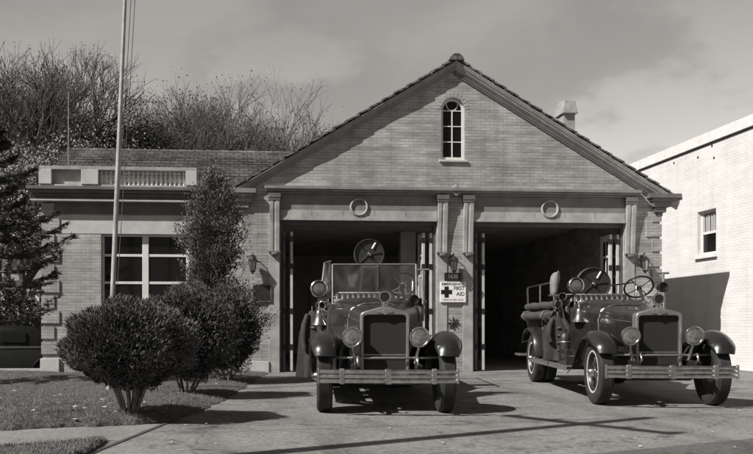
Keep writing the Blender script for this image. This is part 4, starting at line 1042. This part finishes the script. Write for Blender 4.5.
# ------------------------------------------------------------------ plants
def frame_dirs(n):
    d = rng.normal(size=(n, 3)); return d/np.linalg.norm(d, axis=1, keepdims=True)
def leaf_quads(P, D, L, Wd, jit=0.5):
    """blades at P pointing along D (+ jitter): 4-point kites"""
    n = len(P); D = D + frame_dirs(n)*jit; D /= np.linalg.norm(D, axis=1, keepdims=True)
    S = np.cross(D, frame_dirs(n)); S /= np.linalg.norm(S, axis=1, keepdims=True)
    L = (L*rng.uniform(.6, 1.3, n))[:, None]; Wd = (Wd*rng.uniform(.7, 1.2, n))[:, None]
    V = np.stack([P, P+D*L*.45+S*Wd*.5, P+D*L, P+D*L*.45-S*Wd*.5], 1).reshape(-1, 3)
    return V, np.arange(4*n).reshape(-1, 4)
def bush(label, base, rx, ry, zlo, zhi, n, seed, stems=9, lump=.085, ls=.045, dark=None):
    """clipped yew: an uneven dome of upright sprays over bare stems"""
    rg = np.random.default_rng(seed)
    T = empty('yew_bush', label, 'bush', base, 0, 'clipped yew bushes before the wing')
    zc = zlo+(zhi-zlo)*.46; 
    d = rg.normal(size=(n, 3)); d /= np.linalg.norm(d, axis=1, keepdims=True)
    ph = rg.uniform(0, 6.28, 6)
    lumpv = 1+lump*(np.sin(d[:, 0]*6+ph[0])*np.sin(d[:, 1]*5+ph[1])+.6*np.sin(d[:, 2]*8+ph[2]+d[:, 0]*4)+.5*np.sin(d[:, 0]*13+ph[3])*np.sin(d[:, 2]*12+ph[4]))
    r = (1-rg.random(n)**2*.30)*lumpv
    # sprigs that stand out of the clipped outline
    key = (np.floor(d[:, 0]*9)*31+np.floor(d[:, 1]*9)*17+np.floor(d[:, 2]*9)*7) % 11; r = r*np.where(key < 2, 1+.04*rg.random(n), 1.0)*np.where(key == 5, .96, 1.0)
    up = d[:, 2] > 0
    hz = np.where(up, zhi-zc, zc-zlo); sx = np.where(up, 1.0, 1-.30*np.abs(d[:, 2])**1.2)
    P = np.stack([d[:, 0]*rx*r*sx, d[:, 1]*ry*r*sx, zc+np.sign(d[:, 2])*np.abs(d[:, 2])**.9*hz*r], 1)
    D = d*np.array([.8, .8, .5])+np.array([0, 0, .75])
    V, Fq = leaf_quads(P, D, ls*rg.uniform(.6, 1.5, n), ls*.34*rg.uniform(.7, 1.3, n), .6)
    np_mesh('crown', V, Fq, MT['yew'], T)
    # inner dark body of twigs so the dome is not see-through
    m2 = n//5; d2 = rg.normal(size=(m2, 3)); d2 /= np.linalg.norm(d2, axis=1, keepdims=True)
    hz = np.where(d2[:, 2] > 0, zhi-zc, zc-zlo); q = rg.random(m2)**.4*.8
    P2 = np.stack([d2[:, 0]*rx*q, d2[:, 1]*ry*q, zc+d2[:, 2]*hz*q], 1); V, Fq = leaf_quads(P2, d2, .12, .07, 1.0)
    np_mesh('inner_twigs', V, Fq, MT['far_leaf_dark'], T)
    rd = random.Random(seed)
    for k in range(stems):
        a = 2*PI*k/stems+rd.uniform(-.2, .2); rr = rd.uniform(.45, .75)
        p0 = Vector((.05*math.cos(a), .05*math.sin(a), -.06)); p1 = Vector((rx*rr*.45*math.cos(a), ry*rr*.45*math.sin(a), zlo+.08)); p2 = Vector((rx*rr*math.cos(a), ry*rr*math.sin(a), zc))
        mid = p0.lerp(p1, .5)+Vector((rd.uniform(-.02, .02), rd.uniform(-.02, .02), 0))
        MB().tube([p0, mid, p1, p2], [.018, .016, .013, .006], 7).build('stem', MT['yew_stem'], T, smooth=60)
    return T
def bpos(px, py, h): p = G(px, py, h); return p
b1 = bpos(130, 413, .10); s1 = F/((b1.x*SA+b1.y*CA))
bush('large clipped dome of dark yew on bare stems at the front of the lawn', b1, 66/s1, .66, .27, 111/s1, 30000, 3, 18)
b2 = bpos(186, 393, .08); s2 = F/((b2.x*SA+b2.y*CA))
bush('clipped dark yew bush behind the large front dome, before the conical evergreen', b2, 52/s2, .62, .18, 106/s2, 20000, 5, 9)
b3 = bpos(226, 381, .05); s3 = F/((b3.x*SA+b3.y*CA))
bush('dark yew bush nearest the first bay under the bronze plaque', b3, 34/s3, .5, .12, 94/s3, 15000, 8, 7, .14)
def cone_evergreen(label, base, h, r, n, seed):
    rg = np.random.default_rng(seed); T = empty('evergreen_tree', label, 'tree', base)
    MB().tube([(0, 0, -.1), (.03, .02, h*.5), (0, 0, h*.97)], [.06, .04, .01], 8).build('trunk', MT['bark'], T, smooth=60)
    # sprays: each a little branch with its own leaves
    Ps = []; Ds = []; tw = MB(); a_off = rg.uniform(0, 6)
    for k in range(300):
        t = rg.random()**.8; z = .15+t*(h-.2); rad = r*(1-t)**.52*(.30+.78*rg.random()**.8)*(1+.20*math.sin(11*t+a_off)); a = rg.uniform(0, 2*PI)
        tip = np.array([math.cos(a)*rad, math.sin(a)*rad, z+.16*rad+.1]); root = np.array([0, 0, z-.10])
        if k % 2 == 0: tw.tube([root, (root+tip)/2+np.array([0, 0, -.02]), tip], [.012, .008, .004], 4)
        m = n//300; s = rg.random(m)**.5
        p = root+(tip-root)*s[:, None]+rg.normal(size=(m, 3))*(.035+.045*s[:, None]); Ps.append(p)
        Ds.append(np.tile((tip-root)/np.linalg.norm(tip-root)+np.array([0, 0, .5]), (m, 1)))
    P = np.concatenate(Ps); D = np.concatenate(Ds); V, Fq = leaf_quads(P, D, .055, .022, .6)
    np_mesh('crown', V, Fq, MT['evergreen'], T); tw.build('twigs', MT['bark'], T)
    return T
cb = bpos(212, 381, .05); sc3 = F/(cb.x*SA+cb.y*CA)
cone_evergreen('loose conical evergreen rising before the wing cornice left of the first bay', (cb.x, cb.y+.5, 0), 211/sc3, 56/sc3, 46000, 4)

# left foreground conifer
def conifer(label, base, h, seed):
    rg = random.Random(seed); T = empty('conifer_tree', label, 'tree', base)
    MB().tube([(0, 0, -.2), (.04, .02, h*.5), (0, 0, h)], [.13, .08, .015], 10).build('trunk', MT['bark'], T, smooth=60)
    br = MB(); Ps = []; Ds = []
    z = 1.15
    while z < h-.1:
        t = z/h; L0 = 2.05*(1-t)**.75+.15
        for k in range(5):
            a = rg.uniform(0, 2*PI); L = L0*rg.uniform(.65, 1.08); d = Vector((math.cos(a), math.sin(a), 0)); pts = []
            for i in range(7):
                s = i/6; pts.append(Vector((0, 0, z))+d*(L*s)+Vector((0, 0, L*(-.10*math.sin(s*PI)+.16*s*s+.08*s))))
            br.tube(pts, [.028*(1-.85*i/6)*(L/2+.3) for i in range(7)], 5)
            sd_ = Vector((-d.y, d.x, 0))
            for i in range(2, 7):                         # side sprays
                for sg in (-1, 1):
                    for rep in range(2):
                        b = pts[i-1].lerp(pts[i], rg.random()); l = L*.30*rg.uniform(.5, 1.1)*(1-.45*i/6)
                        dd = (d*.85+sd_*sg*rg.uniform(.5, .9)+Vector((0, 0, rg.uniform(.0, .45)))).normalized(); e = b+dd*l
                        br.tube([b, b.lerp(e, .5)+Vector((0, 0, -.01)), e], [.008, .006, .003], 3)
                        m = int(16+46*l); ss = np.random.default_rng(rg.randrange(10**6))
                        q = ss.random(m)[:, None]; Ps.append(np.array(b)+(np.array(e)-np.array(b))*q+ss.normal(size=(m, 3))*.012)
                        Ds.append(np.tile(np.array(dd*1.0), (m, 1)))
            m = 40; ss = np.random.default_rng(rg.randrange(10**6)); q = .4+.6*ss.random(m)[:, None]; a0, a1 = np.array(pts[3]), np.array(pts[6])
            Ps.append(a0+(a1-a0)*q+ss.normal(size=(m, 3))*.015); Ds.append(np.tile(np.array(d), (m, 1)))
        z += .26*rg.uniform(.8, 1.2)
    P = np.concatenate(Ps); D = np.concatenate(Ds); V, Fq = leaf_quads(P, D, .085, .018, .55)
    br.build('branches', MT['bark'], T); np_mesh('crown', V, Fq, MT['conifer'], T)
    return T
cp = Vector((at(-14, 15.2), 15.2, gz(15.2)+.05))
conifer('dark spreading conifer at the left edge before the wing corner', cp, 4.5, 21)

# bare autumn trees behind
def bare_tree(label, base, h, spread, seed, leaves=600, lm='far_leaf', depth=6, lean=0, ls=.16, dens=3, clump=.35, thin=1.0, top=None):
    rg = random.Random(seed); T = empty('bare_tree' if leaves < 6000 else 'leafy_tree', label, 'tree', base, 0, 'trees behind the station')
    tr = MB(); tw = MB(); tips = []
    def grow(p, d, L, r, lv):
        n = 3; pts = [p]; dd = d.copy()
        for i in range(n):
            dd = (dd+Vector((rg.uniform(-.16, .16), rg.uniform(-.16, .16), rg.uniform(-.04, .12)))).normalized(); pts.append(pts[-1]+dd*L/n)
        (tr if lv <= 2 else tw).tube(pts, [r, r*.88, r*.76, r*.66], 6 if lv < 2 else (4 if lv < 4 else 3), caps=False)
        if lv >= depth: tips.append(pts[-1]); return
        k = (dens if lv < 3 else 3)+(1 if rg.random() < .35 else 0)
        for j in range(k):
            a = 2*PI*j/k+rg.uniform(-.6, .6); o_ = dd.orthogonal().normalized(); o_.rotate(Quaternion(dd, a))
            sp = spread*rg.uniform(.6, 1.15); nd = (dd+o_*sp+Vector((0, 0, .12))).normalized()
            st_ = pts[-1] if j < 2 else pts[rg.choice((2, 3, 1 if lv > 0 else 3))]
            grow(st_, nd, L*rg.uniform(.62, .86), r*.62, lv+1)
        if lv >= 3: tips.append(pts[-1])
    L = h*.235
    grow(Vector((0, 0, -.3)), Vector((lean, 0, 1)).normalized(), L, h*.017*thin, 0)
    if top:
        zs_ = sorted(t.z for t in tips); zm_ = zs_[int(len(zs_)*.985)]; D_ = base[0]*SA+base[1]*CA
        k_ = (ZC+(YP-top)/F*D_-base[2])/zm_; T.scale = (k_, k_, k_)
    tr.build('trunk', MT['bark'], T, smooth=60)
    cr = tw.build('crown', MT['bark'], T, recalc=False)
    if leaves:
        tp = np.array([tuple(t) for t in tips]); P = tp[rng.integers(0, len(tp), leaves)]+rng.normal(size=(leaves, 3))*clump
        V, Fq = leaf_quads(P, frame_dirs(leaves), ls, ls*.6, 1.0); np_mesh('leaves', V, Fq, MT[lm], T)
    return T
def tp(px, Y): return (at(px, Y), Y, -.6)
bare_tree('tall bare spreading tree behind the conifer at far left', tp(16, 36), 16.6, .62, 5, 5000, 'far_leaf', 7, ls=.09, clump=.10, top=64)
bare_tree('tall bare tree behind the flagpole, its twigs highest over the wing', tp(72, 40), 18.8, .58, 12, 6000, 'far_leaf', 7, ls=.09, clump=.10, top=54)
bare_tree('dense dark leafy tree right of the flagpole behind the wing roof', tp(146, 44), 16.8, .66, 31, 42000, 'far_leaf_dark', 6, ls=.13, clump=.34, top=110)
bare_tree('thin half bare tree behind the right end of the wing roof', tp(203, 46), 14.9, .50, 44, 5000, 'far_leaf', 7, ls=.12, clump=.18, top=102)
bare_tree('small half bare tree just left of the main gable roof', tp(246, 50), 14.6, .55, 57, 5000, 'far_leaf', 7, ls=.12, clump=.18, top=112)
bare_tree('pale bare treetop showing over the left slope of the gable', tp(318, 58), 20, .6, 63, 1500, 'far_leaf', 6, thin=.55, ls=.10, clump=.12, top=104)
bare_tree('pale thin treetop between the gable slope and the half bare trees', tp(282, 56), 16.6, .58, 75, 1500, 'far_leaf', 6, thin=.55, ls=.10, clump=.12, top=116)
bare_tree('slender half bare tree at the right side of the dense dark tree', tp(178, 45), 17.2, .5, 83, 6000, 'far_leaf', 7, ls=.12, clump=.18, thin=.8, top=100)
bare_tree('pale leafy tree at far left behind the parked car', tp(10, 31), 11.5, .7, 71, 26000, 'far_leaf_light', 6, ls=.11, clump=.3, top=140)

# ------------------------------------------------------------------ far left: house and parked car
HY = 36.0; hx0, hx1 = at(-90, HY), at(62, HY); HO = empty('background_house', 'grey house with a posted porch far behind the conifer', 'house', (0, 0, 0))
MB().box(hx0, hx1, HY, HY+7, -.62, 4.3).build('wall', MT['house'], HO)
mx_ = (hx0+hx1)/2
MB().loft([[(hx0-.3, HY-.4, 4.3), (hx1+.3, HY-.4, 4.3), (hx1+.3, HY+7.4, 4.3), (hx0-.3, HY+7.4, 4.3)], [(hx0+1.6, HY+3.4, 6.6), (hx1-1.6, HY+3.4, 6.6), (hx1-1.6, HY+3.6, 6.6), (hx0+1.6, HY+3.6, 6.6)]]).build('roof', MT['tile'], HO)
pc = MB().box(hx0, hx1, HY-2.0, HY-.001, 2.6, 2.85).build('porch_roof', MT['trim_dark'], HO)
for px in (-40, -14, 3, 17, 28, 37.5):
    x = at(px, HY-1.9); MB().box(x-.07, x+.07, HY-1.95, HY-1.82, .25, 2.6).build('porch_post', MT['white_paint'], pc)
MB().box(hx0, hx1, HY-2.0, HY-.001, -.6, .25).build('porch_floor', MT['trim_dark'], HO)
for px in (-20, 12, 46):
    x = at(px, HY); f_ = MB().box(x-.5, x+.5, HY-.04, HY-.001, .9, 2.3).build('window', MT['white_paint'], HO); MB().box(x-.42, x+.42, HY-.05, HY-.041, .98, 2.22).build('pane', MT['glass'], f_)

CY = 24.0; ccx = at(6, CY)
CR = empty('parked_car', 'dark rounded old sedan parked on the side lane left of the wing', 'car', (ccx, CY, -.62), 0)
def csec(x, w, z0, z1): return [(x, -w, z0), (x, -w, z1-.12), (x, -w+.06, z1-.03), (x, -w+.2, z1), (x, w-.2, z1), (x, w-.06, z1-.03), (x, w, z1-.12), (x, w, z0)]
bd = MB().loft([csec(-2.2, .62, .42, .85), csec(-1.9, .72, .38, 1.0), csec(-1.0, .78, .36, 1.12), csec(.9, .80, .36, 1.14), csec(1.7, .76, .38, 1.08), csec(2.05, .60, .45, .88)]).build('body', MT['car'], CR, .03, smooth=50)
cab = MB().loft([csec(-1.15, .60, 1.08, 1.24), csec(-.75, .66, 1.08, 1.60), csec(-.2, .68, 1.08, 1.68), csec(.5, .68, 1.08, 1.66), csec(1.0, .64, 1.08, 1.50), csec(1.45, .58, 1.06, 1.22)]).build('cabin', MT['car'], CR, .03, smooth=50)
for (a, b) in ((-.68, -.06), (.04, .70)):
    MB().box(a, b, -.71, -.675, 1.20, 1.50).build('side_window', MT['glass'], cab, .02)
MB().box(-2.0, 1.9, -.825, -.80, 1.09, 1.105).build('trim_strip', MT['chrome'], bd)
for x in (-1.4, 1.3):
    Mw = Matrix.Translation((x, -.72, .34)) @ Matrix.Rotation(PI/2, 4, 'X')
    w_ = MB().lathe([(.0, .06), (.19, .06), (.2, .05), (.2, -.06), (0, -.06)], Mw, 24).build('wheel', MT['dull_metal'], CR, smooth=40)
    MB().lathe([(.2, -.08), (.33, -.08), (.345, 0), (.33, .08), (.2, .08)], Mw, 28, closed=True).build('tyre', MT['rubber'], w_, smooth=40)
    Mw2 = Mw @ Matrix.Translation((0, 0, -1.44)); MB().lathe([(.0, -.08), (.33, -.08), (.345, 0), (.33, .08), (0, .08)], Mw2, 24).build('far_tyre', MT['rubber'], CR, smooth=40)
    sweep(MB(), smooth_path([(x-.52, .40), (x-.42, .66), (x, .80), (x+.42, .66), (x+.55, .38)], 4), lambda t: [(q*.13-.76, -.03*abs(q/1)) for q in (-1, 0, 1)]) if False else None
    fsec = [[(x+r_*math.cos(a), -.90+.02, .36+r_*math.sin(a)*1.1) for r_ in (.42,)]+[(x+.42*math.cos(a), -.62, .36+.46*math.sin(a))] for a in [PI*k/12 for k in range(13)]]
    MB().loft(fsec, caps=False, closed=False).build('fender', MT['car'], CR, smooth=60, solid=.03)
# dark hedge behind the car
HG = empty('hedge', 'low dark hedge behind the parked car', 'hedge', (at(-20, 27), 27, -.62))
n = 9000; P = np.stack([rng.uniform(-4.5, 3.0, n), rng.uniform(-.5, .5, n), rng.random(n)**.6*2.6*(1+.05*rng.normal(size=n))], 1)
P[:, 2] *= 1+.10*np.sin(P[:, 0]*2.3)
V, Fq = leaf_quads(P, np.tile(np.array([0, -.5, .6]), (n, 1)), .14, .08, 1.0); np_mesh('foliage', V, Fq, MT['far_leaf_dark'], HG)
MB().box(-4.3, 2.8, -.2, .2, 0, 2.0).build('inner_twigs', MT['far_leaf_dark'], HG)

# ------------------------------------------------------------------ flagpole, utility pole
fb = Vector((at(108.5, 13.4), 13.4, gz(13.4)+.05)); FP = empty('flagpole', 'tall thin pale flagpole leaning slightly behind the large front yew', 'flagpole', fb)
top = Vector((at(125, 13.4), 13.4, zat(125, 0, 13.4))); dv = (top-fb)/(top.z-fb.z); Lh = 8.4
mb = MB().tube([(0, 0, -.1), tuple(dv*3), tuple(dv*6), tuple(dv*Lh)], [.043, .038, .029, .021], 14); mb.build('pole', MT['pole'], FP, smooth=60)
MB().lathe([(0, -.07), (.05, -.05), (.07, 0), (.05, .05), (0, .07)], Matrix.Translation(dv*Lh+Vector((0, 0, .06))), 16).build('ball', MT['chrome'], FP, smooth=60)
mb = MB()
for px_t, px_b, yb2 in ((130.5, 113.5, 285), (134.5, 117.5, 285)):
    t_ = Vector((at(px_t, 13.3), 13.3, zat(px_t, 0, 13.3)))-fb; b_ = Vector((at(px_b, 13.3), 13.3, zat(px_b, yb2, 13.3)))-fb
    d0 = (t_-b_)/(t_.z-b_.z); tt = t_+d0*(Lh-.1-t_.z); mb.tube([b_, b_.lerp(tt, .5)+Vector((.01, 0, 0)), dv*(Lh-.02) if False else tt], .006, 5)
mb.build('halyard', MT['rope'], FP)
mb = MB().tube([tuple(dv*1.2+Vector((.03, -.06, 0))), tuple(dv*1.2+Vector((.10, -.06, .03)))], .012, 6).tube([tuple(dv*(Lh-.12)), tuple(dv*(Lh-.10)+Vector((.20, -.1, 0)))], .015, 6); mb.build('cleat', MT['dull_metal'], FP)

hit = G(585, 423.5); hh_ = 8.2; k_ = hh_/(-SUN.z)
ub = Vector((hit.x+0-SUN.x*k_, hit.y-SUN.y*k_, 0)); ub.z = gz(max(ub.y, 3.0))
UP = empty('utility_pole', 'wooden utility pole with a crossarm at the kerb, its shadow across the driveway', 'utility pole', (ub.x, ub.y, ub.z))
MB().tube([(0, 0, -.5), (.02, 0, 4.5), (0, 0, 9.3)], [.15, .12, .09], 12).build('pole', MT['wood'], UP, smooth=60)
ad = Vector((.55, -.83, 0)); M = Matrix.Translation((0, 0, hh_+gz(hit.y)*0)) @ Matrix.Rotation(math.atan2(ad.y, ad.x), 4, 'Z')
ca = MB().box(-1.1, 1.1, -.05, .05, -.06, .06, M).build('crossarm', MT['wood'], UP)
mb = MB()
for x in (-1.0, -.45, .45, 1.0): mb.lathe([(.02, .06), (.02, .12), (.05, .13), (.05, .18), (.02, .22)], M @ Matrix.Translation((x, 0, 0)), 10)
mb.build('insulator', MT['lens'], ca)

# ------------------------------------------------------------------ sky, sun, camera
w = bpy.data.worlds.new('World'); bpy.context.scene.world = w; w.use_nodes = True; nt = w.node_tree; N = nt.nodes
bg = N['Background']; bg.inputs['Strength'].default_value = 0.05
sky = N.new('ShaderNodeTexSky'); sky.sky_type = 'NISHITA'; sky.sun_disc = False
el = math.asin(-SUN.z); sky.sun_elevation = el
az = math.atan2(-SUN.x, -SUN.y); sky.sun_rotation = az          # rotation clockwise from +Y
sky.air_density = 0.8; sky.dust_density = 0.4; sky.ozone_density = 1.0
bw = N.new('ShaderNodeRGBToBW'); nt.links.new(sky.outputs[0], bw.inputs[0])
tc = N.new('ShaderNodeTexCoord'); sp = N.new('ShaderNodeSeparateXYZ'); nt.links.new(tc.outputs['Generated'], sp.inputs[0])
ad_ = N.new('ShaderNodeMath'); ad_.operation = 'ADD'; ad_.inputs[1].default_value = 0.22; nt.links.new(sp.outputs['Z'], ad_.inputs[0])
mxx = N.new('ShaderNodeMath'); mxx.operation = 'MAXIMUM'; mxx.inputs[1].default_value = 0.05; nt.links.new(ad_.outputs[0], mxx.inputs[0])
dx = N.new('ShaderNodeMath'); dx.operation = 'DIVIDE'; nt.links.new(sp.outputs['X'], dx.inputs[0]); nt.links.new(mxx.outputs[0], dx.inputs[1])
dy = N.new('ShaderNodeMath'); dy.operation = 'DIVIDE'; nt.links.new(sp.outputs['Y'], dy.inputs[0]); nt.links.new(mxx.outputs[0], dy.inputs[1])
cb_ = N.new('ShaderNodeCombineXYZ'); nt.links.new(dx.outputs[0], cb_.inputs[0]); nt.links.new(dy.outputs[0], cb_.inputs[1])
nz = N.new('ShaderNodeTexNoise'); nz.inputs['Scale'].default_value = 1.9; nz.name='skynoise'; nz.inputs['Detail'].default_value = 9; nz.inputs['Roughness'].default_value = .52; nz.inputs['Distortion'].default_value = .35
mp = N.new('ShaderNodeMapping'); mp.inputs['Location'].default_value = (3.1, 1.4, 0); mp.inputs['Scale'].default_value = (1.0, .8, 1); nt.links.new(cb_.outputs[0], mp.inputs[0]); nt.links.new(mp.outputs[0], nz.inputs['Vector'])
cr = N.new('ShaderNodeValToRGB'); cr.color_ramp.elements[0].position = .40; cr.color_ramp.elements[0].color = (0, 0, 0, 1); cr.color_ramp.elements[1].position = .64; cr.color_ramp.elements[1].color = (1, 1, 1, 1)
nt.links.new(nz.outputs['Fac'], cr.inputs[0])
CUM = (2.85, 3.0, 6.95)
# thin bright haze and cloud over the northern half of the sky (behind the station)
hz = N.new('ShaderNodeMapRange'); hz.interpolation_type = 'SMOOTHSTEP'; hz.inputs[1].default_value = -.25; hz.inputs[2].default_value = .75; hz.inputs[3].default_value = 1.0; hz.inputs[4].default_value = 2.35; nt.links.new(sp.outputs['Y'], hz.inputs[0])
fl = N.new('ShaderNodeMapRange'); fl.inputs[1].default_value = 0.0; fl.inputs[2].default_value = .42; fl.inputs[3].default_value = .66; fl.inputs[4].default_value = 1.12; nt.links.new(sp.outputs['Z'], fl.inputs[0])
f2 = N.new('ShaderNodeMath'); f2.operation = 'MULTIPLY'; nt.links.new(bw.outputs[0], f2.inputs[0]); nt.links.new(fl.outputs[0], f2.inputs[1])
hz2 = N.new('ShaderNodeMath'); hz2.operation = 'MULTIPLY'; nt.links.new(f2.outputs[0], hz2.inputs[0]); nt.links.new(hz.outputs[0], hz2.inputs[1])
mc = N.new('ShaderNodeMix'); mc.data_type = 'FLOAT'; nt.links.new(cr.outputs['Color'], mc.inputs[0]); nt.links.new(hz2.outputs[0], mc.inputs[2])
cm = N.new('ShaderNodeMapping'); cm.inputs['Location'].default_value = CUM; cm.inputs['Scale'].default_value = (3.0, 3.0, 6.0); nt.links.new(tc.outputs['Generated'], cm.inputs[0])
cn = N.new('ShaderNodeTexNoise'); cn.inputs['Scale'].default_value = 1.0; cn.inputs['Detail'].default_value = 10; cn.inputs['Roughness'].default_value = .55; nt.links.new(cm.outputs[0], cn.inputs['Vector'])
c1 = N.new('ShaderNodeMapRange'); c1.interpolation_type = 'SMOOTHSTEP'; c1.inputs[1].default_value = .50; c1.inputs[2].default_value = .60; nt.links.new(cn.outputs['Fac'], c1.inputs[0])
c2 = N.new('ShaderNodeMapRange'); c2.inputs[1].default_value = .14; c2.inputs[2].default_value = .34; c2.inputs[3].default_value = 1; c2.inputs[4].default_value = .35; nt.links.new(sp.outputs['Z'], c2.inputs[0])
c3 = N.new('ShaderNodeMath'); c3.operation = 'MULTIPLY'; nt.links.new(c1.outputs[0], c3.inputs[0]); nt.links.new(c2.outputs[0], c3.inputs[1])
c4 = N.new('ShaderNodeMath'); c4.operation = 'MAXIMUM'; c5 = N.new('ShaderNodeMath'); c5.operation = 'MULTIPLY'; c5.inputs[1].default_value = .55; nt.links.new(cr.outputs['Color'], c5.inputs[0]); nt.links.new(c5.outputs[0], c4.inputs[0]); nt.links.new(c3.outputs[0], c4.inputs[1])
nt.links.new(c4.outputs[0], mc.inputs[0])
ml = N.new('ShaderNodeMath'); ml.operation = 'MULTIPLY'; ml.inputs[1].default_value = 1.6; nt.links.new(hz2.outputs[0], ml.inputs[0]); nt.links.new(ml.outputs[0], mc.inputs[3])
ti = N.new('ShaderNodeMix'); ti.data_type = 'RGBA'; ti.blend_type = 'MULTIPLY'; ti.inputs[0].default_value = 1; nt.links.new(mc.outputs[0], ti.inputs[6]); ti.inputs[7].default_value = (1.0, .957, .91, 1)
nt.links.new(ti.outputs[2], bg.inputs[0])
sd_ = bpy.data.lights.new('sun', 'SUN'); sd_.energy = 5.0; sd_.angle = math.radians(.5); sd_.color = (1, .98, .95)
so = bpy.data.objects.new('sun', sd_); C.objects.link(so); so.rotation_euler = SUN.to_track_quat('-Z', 'Y').to_euler(); so.location = (-10, -6, 14)

cam = bpy.data.cameras.new('camera'); co = bpy.data.objects.new('camera', cam); C.objects.link(co)
co.location = (0, 0, ZC); co.rotation_euler = (PI/2, 0, -A)
cam.sensor_width = 36; cam.lens = F/753*36; cam.shift_x = (376.5-XP)/753; cam.shift_y = (YP-227)/753; cam.clip_end = 2000; cam.clip_start = .05
sc = bpy.context.scene; sc.camera = co
sc.view_settings.view_transform = 'Standard'; sc.view_settings.look = 'None'; sc.view_settings.exposure = 0.28; sc.view_settings.gamma = 1
sc.view_settings.use_curve_mapping = False
